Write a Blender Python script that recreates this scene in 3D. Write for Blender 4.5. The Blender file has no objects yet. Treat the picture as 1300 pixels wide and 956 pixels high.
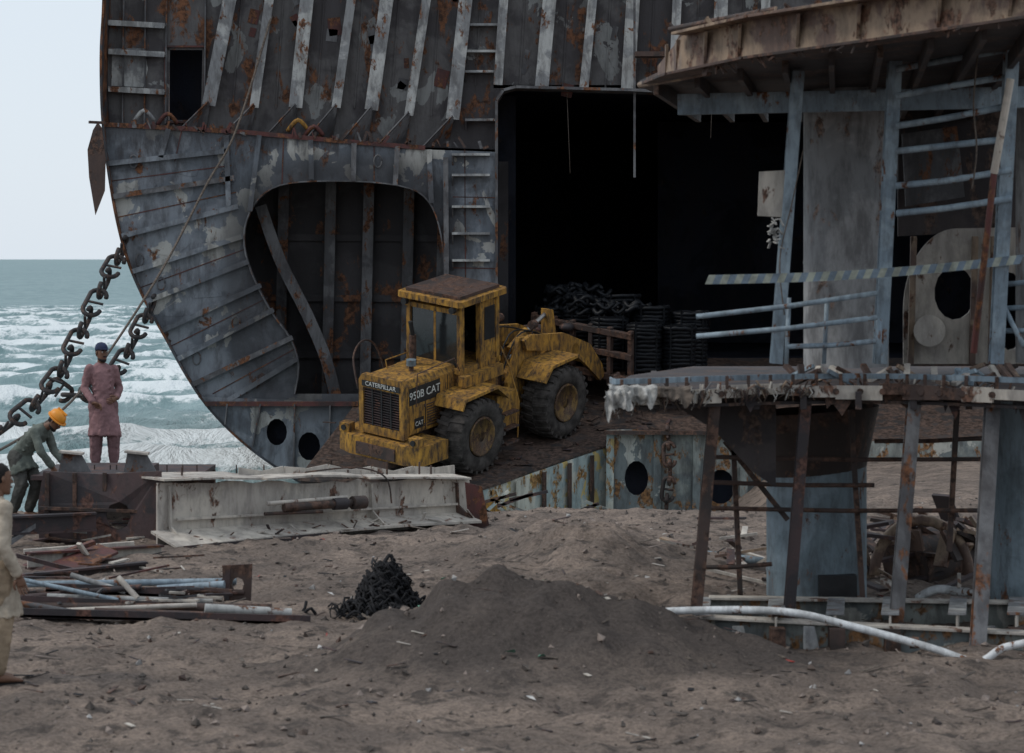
import bpy, math, random
from mathutils import Vector, Matrix, noise
from mathutils.geometry import tessellate_polygon
import bmesh
random.seed(7)
F=3600.0; CH=3.5; PI=math.pi
def at(px,py,Y): return Vector(((px-650)*Y/F, Y, CH-(py-328)*Y/F))
V=Vector
scene=bpy.context.scene
# ------------------------------------------------------------------ materials
def mat_new(name):
    m=bpy.data.materials.new(name); m.use_nodes=True
    nt=m.node_tree; nt.nodes.clear()
    o=nt.nodes.new('ShaderNodeOutputMaterial'); b=nt.nodes.new('ShaderNodeBsdfPrincipled')
    nt.links.new(b.outputs[0],o.inputs[0]); return m,nt,b
def noise_node(nt,vec,scale,detail=4,rough=.6,dist=0):
    n=nt.nodes.new('ShaderNodeTexNoise'); n.inputs['Scale'].default_value=scale
    n.inputs['Detail'].default_value=detail; n.inputs['Roughness'].default_value=rough
    n.inputs['Distortion'].default_value=dist
    nt.links.new(vec,n.inputs['Vector']); return n.outputs['Fac']
def ramp(nt,fac,a,b):
    r=nt.nodes.new('ShaderNodeMapRange'); r.inputs['From Min'].default_value=a; r.inputs['From Max'].default_value=b
    r.interpolation_type='SMOOTHSTEP'
    nt.links.new(fac,r.inputs['Value']); return r.outputs['Result']
def mix(nt,fac,c1,c2,bt='MIX'):
    m=nt.nodes.new('ShaderNodeMix'); m.data_type='RGBA'; m.blend_type=bt
    def s(i,c):
        if isinstance(c,(tuple,list)): m.inputs[i].default_value=(c[0],c[1],c[2],1)
        else: nt.links.new(c,m.inputs[i])
    s(6,c1); s(7,c2)
    if isinstance(fac,(int,float)): m.inputs[0].default_value=fac
    else: nt.links.new(fac,m.inputs[0])
    return m.outputs[2]
def math_(nt,op,a,b=None):
    m=nt.nodes.new('ShaderNodeMath');m.operation=op
    for i,x in enumerate((a,b)):
        if x is None: continue
        if isinstance(x,(int,float)): m.inputs[i].default_value=x
        else: nt.links.new(x,m.inputs[i])
    return m.outputs[0]
def mapping(nt,scale=(1,1,1),loc=(0,0,0)):
    t=nt.nodes.new('ShaderNodeTexCoord'); m=nt.nodes.new('ShaderNodeMapping')
    m.inputs['Scale'].default_value=scale; m.inputs['Location'].default_value=loc
    nt.links.new(t.outputs['Object'],m.inputs['Vector']); return m.outputs[0]
def bump(nt,b,h,strength=.3,dist=.02):
    n=nt.nodes.new('ShaderNodeBump'); n.inputs['Strength'].default_value=strength; n.inputs['Distance'].default_value=dist
    nt.links.new(h,n.inputs['Height']); nt.links.new(n.outputs[0],b.inputs['Normal'])
def painted(name,paint,paint2=None,rust=(.11,.045,.02),amt=.4,scale=1.0,grime=.5,rough=.65,seed=0,spec=.3,pale=None,pt=.6,soft=.03,soot=None):
    m,nt,b=mat_new(name)
    v1=mapping(nt,(1,1,.3),(seed*3.1,seed,0)); v2=mapping(nt,(1,1,1),(seed*7,0,seed))
    big=noise_node(nt,v2,.7*scale,5,.6,.4)
    p2=paint2 or tuple(c*.55 for c in paint)
    col=mix(nt,ramp(nt,big,.5-soft*1.4,.5+soft*1.4),paint,p2)
    if pale:
        pn=noise_node(nt,mapping(nt,(1,1,.8),(seed+31,seed*2,9)),1.15*scale,5,.55,.5)
        col=mix(nt,ramp(nt,pn,pt,pt+.015),col,pale)
    streak=noise_node(nt,v1,3.5*scale,6,.7,.2)
    col=mix(nt,grime,col,mix(nt,ramp(nt,streak,.38,.68),col,(.035,.03,.03)))
    rn=noise_node(nt,v2,9*scale,4,.7)
    rc=mix(nt,ramp(nt,rn,.35,.65),tuple(c*.35 for c in rust),tuple(min(1,c*1.7) for c in rust))
    t=.66-.3*amt
    patch=noise_node(nt,mapping(nt,(1,1,.55),(seed,seed*5,2)),2.1*scale,7,.68,.3)
    col=mix(nt,ramp(nt,patch,t-soft*.7,t+soft*1.3),col,rc)
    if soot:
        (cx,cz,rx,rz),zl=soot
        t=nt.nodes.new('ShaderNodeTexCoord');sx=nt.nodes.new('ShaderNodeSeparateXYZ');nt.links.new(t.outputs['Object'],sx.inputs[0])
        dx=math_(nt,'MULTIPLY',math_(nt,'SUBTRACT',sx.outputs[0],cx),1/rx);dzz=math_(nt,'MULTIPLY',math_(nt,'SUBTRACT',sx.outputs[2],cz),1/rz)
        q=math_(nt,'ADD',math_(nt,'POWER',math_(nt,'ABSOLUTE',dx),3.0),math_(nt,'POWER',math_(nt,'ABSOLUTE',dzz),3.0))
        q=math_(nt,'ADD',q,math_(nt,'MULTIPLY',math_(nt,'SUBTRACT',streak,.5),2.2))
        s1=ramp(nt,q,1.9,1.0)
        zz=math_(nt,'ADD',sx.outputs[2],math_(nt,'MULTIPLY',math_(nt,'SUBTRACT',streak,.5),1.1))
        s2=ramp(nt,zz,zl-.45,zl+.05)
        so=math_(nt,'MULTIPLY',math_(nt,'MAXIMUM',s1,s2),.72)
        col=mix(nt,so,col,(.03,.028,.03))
    nt.links.new(col,b.inputs['Base Color'])
    b.inputs['Roughness'].default_value=rough; b.inputs['Specular IOR Level'].default_value=spec
    bump(nt,b,rn,.5,.02/scale)
    return m
def plain(name,c,rough=.7,var=.35,scale=6,spec=.3,bs=.3,metal=0):
    m,nt,b=mat_new(name); v=mapping(nt)
    n=noise_node(nt,v,scale,5,.65)
    col=mix(nt,ramp(nt,n,.3,.7),tuple(x*(1-var) for x in c),tuple(min(1,x*(1+var)) for x in c))
    nt.links.new(col,b.inputs['Base Color']); b.inputs['Roughness'].default_value=rough
    b.inputs['Specular IOR Level'].default_value=spec; b.inputs['Metallic'].default_value=metal
    bump(nt,b,n,bs,.02); return m
hc_=at(438,365,62.5)
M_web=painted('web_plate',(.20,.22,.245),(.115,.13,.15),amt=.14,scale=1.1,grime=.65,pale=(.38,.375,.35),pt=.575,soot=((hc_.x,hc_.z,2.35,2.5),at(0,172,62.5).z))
M_bulk=painted('bulkhead_plate',(.115,.11,.11),(.06,.055,.058),amt=.30,scale=.9,grime=.55,seed=2,pale=(.23,.235,.23),pt=.60)
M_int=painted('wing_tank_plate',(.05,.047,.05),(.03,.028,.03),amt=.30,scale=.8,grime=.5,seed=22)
M_stiff=painted('stiffener',(.39,.395,.385),(.22,.225,.23),amt=.24,scale=1.6,grime=.6,seed=3)
M_stiffd=painted('stiffener_dark',(.15,.15,.155),(.085,.085,.09),amt=.35,scale=1.4,grime=.6,seed=4)
M_shell=painted('shell_plate',(.07,.075,.085),amt=.5,scale=.6,seed=5)
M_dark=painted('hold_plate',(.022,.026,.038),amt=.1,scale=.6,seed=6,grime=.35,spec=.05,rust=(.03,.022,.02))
M_rust=painted('rusty_steel',(.075,.048,.040),(.04,.030,.027),amt=.55,scale=1.5,seed=7,rust=(.075,.042,.030))
M_redrust=painted('red_rust',(.10,.034,.030),(.05,.024,.022),amt=.4,scale=1.5,seed=8)
M_deck=painted('deck_plate',(.055,.044,.04),(.03,.026,.025),rust=(.06,.04,.032),amt=.7,scale=1.2,seed=9)
M_peel=painted('peeling_paint',(.50,.49,.42),(.30,.36,.35),rust=(.20,.11,.04),amt=.36,scale=1.6,grime=.45,seed=10,pale=(.5,.38,.15),pt=.58)
M_teal=painted('grey_green_paint',(.25,.27,.25),(.15,.17,.17),rust=(.17,.085,.035),amt=.38,scale=1.5,grime=.6,seed=11,pale=(.40,.40,.36),pt=.58)
M_cream=painted('cream_paint',(.52,.475,.415),(.42,.385,.345),rust=(.12,.065,.045),amt=.24,scale=2.0,grime=.4,seed=12)
M_maroon=painted('maroon_steel',(.065,.042,.042),(.035,.03,.033),amt=.35,scale=2,seed=13,rust=(.08,.04,.03))
M_bluegrey=painted('bluegrey_paint',(.27,.34,.39),(.20,.26,.31),amt=.2,scale=3,grime=.5,seed=14)
M_colgrey=painted('pillar_paint',(.29,.29,.29),(.20,.205,.21),rust=(.14,.095,.075),amt=.2,scale=1.8,grime=.6,seed=15)
M_collow=painted('pillar_paint_blue',(.22,.28,.32),(.16,.21,.24),amt=.15,scale=1.8,grime=.6,seed=16)
M_tan=painted('tan_rust',(.30,.22,.155),(.15,.10,.08),rust=(.11,.06,.04),amt=.36,scale=2.5,seed=17)
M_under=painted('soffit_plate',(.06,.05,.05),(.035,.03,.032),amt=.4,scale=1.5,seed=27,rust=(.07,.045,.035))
M_white=painted('white_pipe',(.62,.64,.65),(.46,.47,.47),amt=.2,scale=4,grime=.35,seed=18)
M_yel=painted('yellow_paint',(.42,.225,.045),(.29,.155,.04),rust=(.075,.045,.03),amt=.22,scale=3.2,grime=.95,seed=19,soft=.09,rough=.8,spec=.15)
M_rim=painted('rim_paint',(.20,.12,.04),(.10,.06,.03),rust=(.07,.04,.025),amt=.5,scale=4,grime=.8,seed=29)
M_rub=plain('rubber',(.048,.043,.040),.9,.5,5,.15)
M_blk=plain('black_paint',(.018,.018,.019),.5,.3,8)
M_glass=plain('dark_glass',(.015,.018,.02),.12,.2,3,.6,.0)
M_chrome=plain('cylinder_rod',(.25,.24,.23),.35,.3,8,metal=.7)
M_oil=plain('oily_cable',(.006,.007,.009),.5,.5,12,.2,.6)
M_let=plain('lettering_white',(.5,.5,.47),.7,.35,14)
M_chain=painted('chain_steel',(.045,.04,.04),(.03,.028,.03),amt=.40,scale=4,seed=20,rust=(.07,.045,.035))
M_rope=plain('rope_fibre',(.11,.09,.075),.9,.4,20)
M_net=plain('fishing_net',(.016,.016,.018),.9,.5,20)
M_rag=plain('rag',(.33,.325,.31),.95,.5,12)
# ------------------------------------------------------------------ builder
class B:
    def __init__(s): s.v=[];s.f=[];s.mi=[];s.sm=[];s.mats=[]
    def add(s,vs,fs,mat,smooth=False):
        o=len(s.v); s.v+= [V(p) for p in vs]
        if mat not in s.mats: s.mats.append(mat)
        k=s.mats.index(mat)
        for f in fs: s.f.append([i+o for i in f]); s.mi.append(k); s.sm.append(smooth)
    def hexa(s,p,mat): s.add(p,[(0,1,2,3),(7,6,5,4),(0,4,5,1),(1,5,6,2),(2,6,7,3),(3,7,4,0)],mat)
    def box(s,lo,hi,mat,M=None):
        x0,y0,z0=lo;x1,y1,z1=hi
        p=[V(q) for q in [(x0,y0,z0),(x1,y0,z0),(x1,y1,z0),(x0,y1,z0),(x0,y0,z1),(x1,y0,z1),(x1,y1,z1),(x0,y1,z1)]]
        if M: p=[M@q for q in p]
        s.hexa(p,mat)
    def beam(s,a,b,w,h,mat,up=(0,0,1)):
        a=V(a);b=V(b);d=(b-a).normalized();up=V(up)
        l=d.cross(up)
        if l.length<1e-3: l=d.cross(V((0,1,0)))
        l.normalize();u=l.cross(d).normalized()
        l*=w/2;u*=h/2
        s.hexa([a-l-u,a+l-u,a+l+u,a-l+u,b-l-u,b+l-u,b+l+u,b-l+u],mat)
    def cyl(s,a,b,r1,r2=None,mat=None,n=14,caps=True):
        r2=r1 if r2 is None else r2
        a=V(a);b=V(b);d=(b-a).normalized();l=d.cross(V((0,0,1)))
        if l.length<1e-3:l=V((1,0,0))
        l.normalize();u=l.cross(d)
        vs=[];
        for c,r in((a,r1),(b,r2)):
            for i in range(n):
                t=2*PI*i/n; vs.append(c+l*math.cos(t)*r+u*math.sin(t)*r)
        s.add(vs,[(i,(i+1)%n,n+(i+1)%n,n+i) for i in range(n)],mat,True)
        if caps: s.add(vs,[tuple(range(n)),tuple(range(2*n-1,n-1,-1))],mat,False)
    def tube(s,path,r,mat,n=8):
        path=[V(p) for p in path];m=len(path);vs=[];l=None
        for k,p in enumerate(path):
            d=(path[min(k+1,m-1)]-path[max(k-1,0)]).normalized()
            if l is None:
                l=d.cross(V((0,0,1)))
                if l.length<.05:l=d.cross(V((0,1,0)))
            else: l=l-d*l.dot(d)
            if l.length<1e-4:l=d.orthogonal()
            l.normalize();u=d.cross(l)
            rr=r[k] if isinstance(r,(list,tuple)) else r
            for i in range(n):
                t=2*PI*i/n; vs.append(p+l*math.cos(t)*rr+u*math.sin(t)*rr)
        fs=[(k*n+i,k*n+(i+1)%n,(k+1)*n+(i+1)%n,(k+1)*n+i) for k in range(m-1) for i in range(n)]
        fs+= [tuple(range(n)),tuple(range(m*n-1,(m-1)*n-1,-1))]
        s.add(vs,fs,mat,True)
    def prism(s,poly,ext,mat,holes=[],side=None):
        poly=[V(p) for p in poly];holes=[[V(p) for p in h] for h in holes];ext=V(ext)
        al=poly[:]; [al.extend(h) for h in holes]
        tr=tessellate_polygon([poly]+holes);n=len(al)
        s.add(al,[tuple(t) for t in tr],mat); s.add([p+ext for p in al],[tuple(reversed(t)) for t in tr],mat)
        o=0;fs=[]
        for L in [poly]+holes:
            k=len(L); fs+=[(o+i,o+(i+1)%k,n+o+(i+1)%k,n+o+i) for i in range(k)];o+=k
        s.add(al+[p+ext for p in al],fs,side or mat)
    def ribbon(s,pts,ext,thick,mat):
        for i in range(len(pts)-1): 
            a,b=V(pts[i]),V(pts[i+1]);e=V(ext);n=(b-a).cross(e).normalized()*thick
            s.hexa([a,b,b+e,a+e,a+n,b+n,b+e+n,a+e+n],mat)
    def rings(s,cs,ls,ds,mat,n=16):
        vs=[]
        for c,l,d in zip(cs,ls,ds):
            for i in range(n):
                t=2*PI*i/n; vs.append(V(c)+V(l)*math.cos(t)+V(d)*math.sin(t))
        m=len(cs)
        fs=[(k*n+i,k*n+(i+1)%n,(k+1)*n+(i+1)%n,(k+1)*n+i) for k in range(m-1) for i in range(n)]
        fs+=[tuple(range(n)),tuple(range(m*n-1,(m-1)*n-1,-1))]
        s.add(vs,fs,mat,True)
    def capsule(s,a,b,r1,r2,mat,n=12):
        a=V(a);b=V(b);d=(b-a).normalized();l=d.orthogonal().normalized();u=d.cross(l)
        cs=[];rs=[]
        for k in range(0,5):
            t=PI/2*k/4; cs.append(a-d*r1*math.cos(t));rs.append(max(r1*math.sin(t),.001))
        for k in range(0,5):
            t=PI/2*k/4; cs.append(b+d*r2*math.sin(t));rs.append(max(r2*math.cos(t),.001))
        s.rings(cs,[l*r for r in rs],[u*r for r in rs],mat,n)
    def ball(s,c,r,mat,n=12,sc=(1,1,1)):
        cs=[];ls=[];ds=[]
        for k in range(9):
            t=PI*k/8;rr=max(math.sin(t),.01)*r
            cs.append(V(c)+V((0,0,-math.cos(t)*r*sc[2])));ls.append(V((rr*sc[0],0,0)));ds.append(V((0,rr*sc[1],0)))
        s.rings(cs,ls,ds,mat,n)
    def obj(s,name,bevel=0,recalc=True):
        me=bpy.data.meshes.new(name); me.from_pydata([tuple(p) for p in s.v],[],s.f)
        for m in s.mats: me.materials.append(m)
        me.polygons.foreach_set('material_index',s.mi); me.polygons.foreach_set('use_smooth',s.sm)
        if recalc:
            bm=bmesh.new();bm.from_mesh(me);bmesh.ops.recalc_face_normals(bm,faces=bm.faces);bm.to_mesh(me);bm.free()
        o=bpy.data.objects.new(name,me); scene.collection.objects.link(o)
        if bevel:
            md=o.modifiers.new('bevel','BEVEL');md.width=bevel;md.segments=2;md.limit_method='ANGLE';md.angle_limit=.7
        return o
def group(name,children,M=None):
    e=bpy.data.objects.new(name,None); scene.collection.objects.link(e); e.empty_display_size=.3
    if M is None:
        lo=V((1e9,)*3);hi=V((-1e9,)*3)
        for c in children:
            for q in c.bound_box:
                q=c.matrix_basis@V(q)
                lo=V(map(min,lo,q));hi=V(map(max,hi,q))
        ctr=V(((lo.x+hi.x)/2,(lo.y+hi.y)/2,lo.z)); e.location=ctr
        for c in children: c.parent=e; c.location=c.location-ctr
    else:
        e.matrix_world=M
        for c in children: c.parent=e
    return e
def single(b,name,bevel=0):
    lo=V((1e9,)*3);hi=V((-1e9,)*3)
    for q in b.v: lo=V(map(min,lo,q));hi=V(map(max,hi,q))
    c=V(((lo.x+hi.x)/2,(lo.y+hi.y)/2,lo.z)); b.v=[q-c for q in b.v]
    o=b.obj(name,bevel);o.location=c;return o
def spline(pts,k=6):
    out=[];P=[V(p) for p in pts]
    for i in range(len(P)-1):
        p0=P[max(i-1,0)];p1=P[i];p2=P[i+1];p3=P[min(i+2,len(P)-1)]
        for j in range(k):
            t=j/k; out.append(.5*((2*p1)+(p2-p0)*t+(2*p0-5*p1+4*p2-p3)*t*t+(3*p1-p0-3*p2+p3)*t**3))
    out.append(P[-1]);return out
def ss(a,b,x):
    t=max(0,min(1,(x-a)/(b-a)));return t*t*(3-2*t)
# ------------------------------------------------------------------ ground
MOUNDS=[(0.05,24.6,.56,1.0,1.1),(.75,24.3,.25,.8,.9),(-.9,24.2,.22,.6,.8),(1.6,24.6,.22,.6,.6),(.85,31.0,.42,.55,1.2),(.2,32.5,.32,.8,1.0),(1.7,32,.22,.8,1.2),(-.4,34.5,.2,.9,1),
        (-1.2,31,.12,.9,1.5),(2.0,28.5,.15,.7,1),(.9,28.4,.22,.7,.8),(3.6,24.0,.1,1,.8),(1.2,33.6,.22,.4,.6),(-.2,30,.10,.5,.6),(.35,29.4,.12,.4,.5)]
def gh(x,y):
    z=-2.5*ss(37,60,y)*(1-.72*ss(3,6.5,x))-1.6*ss(60,95,y)
    a=.35+.65*ss(12,24,y)
    z+=noise.noise(V((x*.45,y*.45,1)))*.10*a+noise.noise(V((x*1.6,y*1.6,5)))*.085+noise.noise(V((x*4,y*4,9)))*.045+abs(noise.noise(V((x*11,y*11,3))))*.03
    for cx,cy,h,rx,ry in MOUNDS:
        d=((x-cx)/rx)**2+((y-cy)/ry)**2
        if d<8:
            q=math.exp(-d*.8)*h; z+=q*(1+.30*noise.noise(V((x*3,y*3,7))))
    return z
def axis(lo,f0,f1,hi,fine):
    a=[];x=f0
    while x<f1: a.append(x);x+=fine
    a.append(f1);s=fine;x=f1
    while x<hi: s*=1.35;x+=s;a.append(min(x,hi))
    s=fine;x=f0;pre=[]
    while x>lo: s*=1.35;x-=s;pre.append(max(x,lo))
    return pre[::-1]+a
xs=axis(-4000,-7.5,7.5,4000,.045); ys=axis(-600,19,42,92,.055)
b=B();nx=len(xs)
vs=[(x,y,gh(x,y)) for y in ys for x in xs]
fs=[(j*nx+i,j*nx+i+1,(j+1)*nx+i+1,(j+1)*nx+i) for j in range(len(ys)-1) for i in range(nx-1)]
m,nt,bs=mat_new('sand'); v=mapping(nt)
at_=nt.nodes.new('ShaderNodeAttribute');at_.attribute_name='gravel'
n1=noise_node(nt,v,.9,6,.65,.3);n2=noise_node(nt,v,22,6,.75);n3=noise_node(nt,v,3.5,6,.7)
c=mix(nt,ramp(nt,n1,.35,.62),(.36,.285,.235),(.22,.178,.152))
c=mix(nt,ramp(nt,n3,.50,.64),c,(.12,.10,.088))
c=mix(nt,at_.outputs['Fac'],c,(.115,.096,.086))
c=mix(nt,ramp(nt,n2,.35,.7),c,mix(nt,.6,c,(.03,.026,.025)))
vor=nt.nodes.new('ShaderNodeTexVoronoi');vor.inputs['Scale'].default_value=26;nt.links.new(v,vor.inputs['Vector'])
c=mix(nt,ramp(nt,vor.outputs['Distance'],.13,.06),c,(.22,.19,.165))
nt.links.new(c,bs.inputs['Base Color']);bs.inputs['Roughness'].default_value=.95;bs.inputs['Specular IOR Level'].default_value=.15
bump(nt,bs,n2,1.0,.05);M_sand=m
b.add(vs,fs,M_sand,True);g=b.obj('ground',recalc=False)
attr=g.data.attributes.new('gravel','FLOAT','POINT')
def gv(x,y):
    d=min(((x-.1)/2.0)**2+((y-24.3)/1.6)**2,((x-1.9)/1.3)**2+((y-24.4)/1.2)**2)
    return max(0,min(1,1.35-d+.5*noise.noise(V((x*2,y*2,0)))))
attr.data.foreach_set('value',[gv(p[0],p[1]) for p in vs])
b=B()
M_st=plain('stone',(.19,.155,.135),.9,.5,9);M_st2=plain('stone_dark',(.08,.068,.06),.9,.5,9)
M_lit=[plain('litter_a',(.32,.31,.30),.8),plain('litter_b',(.08,.06,.05),.9),M_rust]+[M_st]*9+[M_st2]*9
for i in range(3200):
    y=random.uniform(20,42);x=random.uniform(-.2,.2)*y
    r=random.choice([.008,.010,.014,.018,.022,.035])*random.uniform(.7,1.3)
    c=V((x,y,gh(x,y)+r*.2));mt=random.choice(M_lit)
    pts=[V((r,0,0)),V((-r,0,0)),V((0,r,0)),V((0,-r,0)),V((0,0,r*.8)),V((0,0,-r*.8))]
    R=Matrix.Rotation(random.uniform(0,6),3,'Z')@Matrix.Rotation(random.uniform(0,6),3,'X')
    pts=[c+R@(p*random.uniform(.6,1.5)) for p in pts]
    b.add(pts,[(0,2,4),(2,1,4),(1,3,4),(3,0,4),(2,0,5),(1,2,5),(3,1,5),(0,3,5)],mt)
for i in range(650):
    y=random.uniform(21,38);x=random.uniform(-.19,.19)*y;z=gh(x,y)
    a=random.uniform(0,PI);L=random.uniform(.04,.24)
    d=V((math.cos(a),math.sin(a),random.uniform(-.05,.15)))*L
    b.beam(V((x,y,z+.01)),V((x,y,z+.015))+d,random.uniform(.006,.05),.006,random.choice([M_rust,M_maroon,M_rope,M_st,M_net,M_st2,M_rope,M_cream]))
M_col=[plain('litter_red',(.35,.05,.04)),plain('litter_green',(.12,.25,.18)),plain('litter_pale',(.45,.44,.42))]
for i in range(26):
    y=random.uniform(22,37);x=random.uniform(-.15,.16)*y;z=gh(x,y)+.01
    p=[V((x+random.uniform(-.06,.06),y+random.uniform(-.06,.06),z+random.uniform(0,.05))) for _ in range(4)]
    b.add(p,[(0,1,2),(0,2,3)],random.choice(M_col))
single(b,'scattered_stones')
# ------------------------------------------------------------------ sea
SZ=-1.9
xs=axis(-9000,-70,2,9000,.55); ys=axis(40,62,330,14000,.5);nx=len(xs)
def wav(x,y):
    n=noise.noise(V((x*.035,y*.03,0)))
    ph=y/11.0+1.3*n+.6*noise.noise(V((x*.11,y*.08,8)))
    f=ph-math.floor(ph)
    cr=max(0,1-abs(f-.5)/.5)**2.2
    am=.25+.75*max(0,min(1,.5+1.6*noise.noise(V((x*.06,math.floor(ph)*1.7,3)))))
    am*=1-.5*ss(160,330,y)
    return cr*am,f
def wz(x,y):
    if y>330: return SZ
    c,f=wav(x,y)
    e=ss(62,68,y)*(1-ss(300,330,y))
    return SZ+e*(.66*c+.26*noise.noise(V((x*.35,y*.5,4)))+.14*noise.noise(V((x*1.1,y*1.3,6))))
b=B();vs=[(x,y,wz(x,y)) for y in ys for x in xs]
m,nt,bs=mat_new('sea_water')
fa=nt.nodes.new('ShaderNodeAttribute');fa.attribute_name='foam'
big=noise_node(nt,mapping(nt,(.3,.12,1)),.16,5,.6,.6)
med=noise_node(nt,mapping(nt,(1,.45,1)),.5,6,.72,.6);fine=noise_node(nt,mapping(nt,(1,.5,1)),2.6,5,.75)
c=mix(nt,ramp(nt,big,.35,.65),(.105,.185,.195),(.155,.24,.25))
c=mix(nt,ramp(nt,med,.40,.60),c,(.21,.30,.31))
m1=nt.nodes.new('ShaderNodeMath');m1.operation='MULTIPLY_ADD';nt.links.new(fine,m1.inputs[0]);m1.inputs[1].default_value=.9
m2=nt.nodes.new('ShaderNodeMath');m2.operation='MULTIPLY_ADD';nt.links.new(med,m2.inputs[0]);m2.inputs[1].default_value=.9;nt.links.new(fa.outputs['Fac'],m2.inputs[2]);nt.links.new(m2.outputs[0],m1.inputs[2])
foam=ramp(nt,m1.outputs[0],1.12,1.36)
c=mix(nt,foam,c,(.66,.71,.72));nt.links.new(c,bs.inputs['Base Color'])
bs.inputs['Roughness'].default_value=.55;bs.inputs['Specular IOR Level'].default_value=.3
bump(nt,bs,med,.8,.5)
b.add(vs,[(j*nx+i,j*nx+i+1,(j+1)*nx+i+1,(j+1)*nx+i) for j in range(len(ys)-1) for i in range(nx-1)],m,True)
so=b.obj('sea',recalc=False);fat=so.data.attributes.new('foam','FLOAT','POINT')
def fv(p):
    if p[1]>330: return .05
    c,f=wav(p[0],p[1]); t=c*1.1 if f>.5 else c*.8
    return t*.95+.14*(1-ss(70,110,p[1]))
fat.data.foreach_set('value',[fv(p) for p in vs])
# ------------------------------------------------------------------ ship hull
SY=62.5
def S(px,py,d=0): return at(px,py,SY)+V((0,d,0))
def dz(Y): return -.834+.252*(Y-58)
def D(px,Y): return V(((px-650)*Y/F,Y,dz(Y) if Y<66 else dz(66)))
outl=spline([S(*p) for p in [(136,-300),(133,-120),(131,0),(128,60),(128,110),(130,155),(136,210),(148,280),(163,335),(185,385),(210,430),(235,475),(262,515),(300,555),(345,590),(400,622),(480,650),(640,665)]],5)+[S(1300,668)]
hull=[]
b=B()
b.ribbon([p+V((0,-.17,0)) for p in outl],(0,34,0),.05,M_shell)
hull.append(b.obj('shell_plating'))
b=B()
lo=[p for p in outl if S(0,157).z>=p.z>=S(0,512).z]
outer=[S(130,157)]+lo+[S(262,514),S(455,514),S(632,514),S(632,240),S(632,190),S(540,187),S(430,178),S(300,166)]
hole=spline([S(*p) for p in [(375,500),(380,465),(370,430),(345,395),(322,350),(311,312),(314,280),(330,252),(356,236),(400,231),(470,232),(520,240),(543,256),(556,285),(563,330),(565,390),(560,440),(548,500)]],3)
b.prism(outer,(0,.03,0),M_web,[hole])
b.ribbon([p+V((0,-.09,0)) for p in hole],(0,.22,0),.03,M_stiffd)
def ell(cx,cy,rx,ry,n=14,d=0): return [S(cx+rx*math.cos(2*PI*i/n),cy+ry*math.sin(2*PI*i/n),d) for i in range(n)]
bl=[p for p in outl if S(0,505).z>=p.z>=S(0,640).z]
bil=[p+V((0,-.15,0)) for p in [S(252,503)]+bl+[S(470,640),S(470,514),S(380,508)]]
b.prism(bil,(0,.03,0),M_web,[ell(352,548,13,17,d=-.15),ell(393,566,14,18,d=-.15)])
b.prism([S(325,520,.4),S(460,520,.4),S(460,600,.4),S(345,585,.4)],(0,.04,0),M_dark)  # dark sheet added behind the manholes, its colour standing in for shade inside
b.beam(S(262,512,-.22),S(455,512,-.22),.10,.10,M_redrust)
for (x0,y0,x1,y1) in [(332,512,322,566),(375,512,374,598),(420,514,418,600),(290,512,287,538)]:
    b.beam(S(x0,y0,-.22),S(x1,y1,-.22),.03,.14,M_stiffd,up=(0,1,0))
for (x0,y0,x1,y1) in [(137,208,288,192),(143,250,298,226),(155,300,303,262),(168,345,309,300),(186,383,316,332),(206,420,332,362),(226,456,348,393),(245,488,372,428),(290,508,378,455),
    (288,172,291,262),(330,172,318,268),(395,178,396,228),(450,182,449,230),(505,186,502,235),(545,190,548,258),(566,200,568,505),(215,164,205,200)]:
    b.beam(S(x0,y0,-.07),S(x1,y1,-.07),.035,.15,M_web,up=(0,1,0))
    b.beam(S(x0,y0,-.155),S(x1,y1,-.155),.11,.016,M_web if random.random()<.8 else M_stiffd,up=(0,1,0))
# weld seams of the plating strakes
for (x0,y0,x1,y1) in [(140,230,294,210),(149,276,300,244),(176,366,312,316),(216,440,340,378),(270,500,376,442),(232,160,222,205),(360,176,358,234),(475,186,475,232),(590,190,592,505),(575,340,630,341),(575,250,630,251)]:
    b.beam(S(x0,y0,-.008),S(x1,y1,-.008),.022,.012,M_redrust,up=(0,1,0))
for (cx,cy,rx,ry) in [(215,310,26,20),(180,235,22,10),(260,370,25,12),(290,470,20,12),(220,395,16,10),(590,250,16,22),(240,215,18,9)]:
    pl=[S(cx+rx*math.cos(t)*random.uniform(.6,1.2),cy+ry*math.sin(t)*random.uniform(.6,1.2),-.012) for t in [i*PI/6 for i in range(12)]]
    b.prism(pl,(0,.008,0),M_web)
# lifting eyes
for (x,y) in [(170,205),(178,330),(205,360),(250,455),(300,410),(285,225),(480,205)]:
    b.tube([S(x+5*math.cos(t),y+8*math.sin(t),-.08) for t in [i*PI/6 for i in range(13)]],.02,M_stiffd,5)
hull.append(b.obj('web_frame'))
b=B()
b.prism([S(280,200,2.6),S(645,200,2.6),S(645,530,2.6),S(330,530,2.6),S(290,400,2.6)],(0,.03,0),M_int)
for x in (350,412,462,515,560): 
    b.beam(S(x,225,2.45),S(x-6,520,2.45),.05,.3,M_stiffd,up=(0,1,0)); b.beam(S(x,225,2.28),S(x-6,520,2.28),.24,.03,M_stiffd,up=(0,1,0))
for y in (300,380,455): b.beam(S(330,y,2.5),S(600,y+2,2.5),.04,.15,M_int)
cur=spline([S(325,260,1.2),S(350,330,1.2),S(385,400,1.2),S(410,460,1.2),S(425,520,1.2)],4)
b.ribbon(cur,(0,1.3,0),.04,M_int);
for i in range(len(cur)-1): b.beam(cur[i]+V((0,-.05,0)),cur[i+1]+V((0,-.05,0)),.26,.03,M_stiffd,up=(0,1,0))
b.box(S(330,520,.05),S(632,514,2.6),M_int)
b.box(S(280,195,.05),S(628,192,2.6),M_int)
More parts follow.
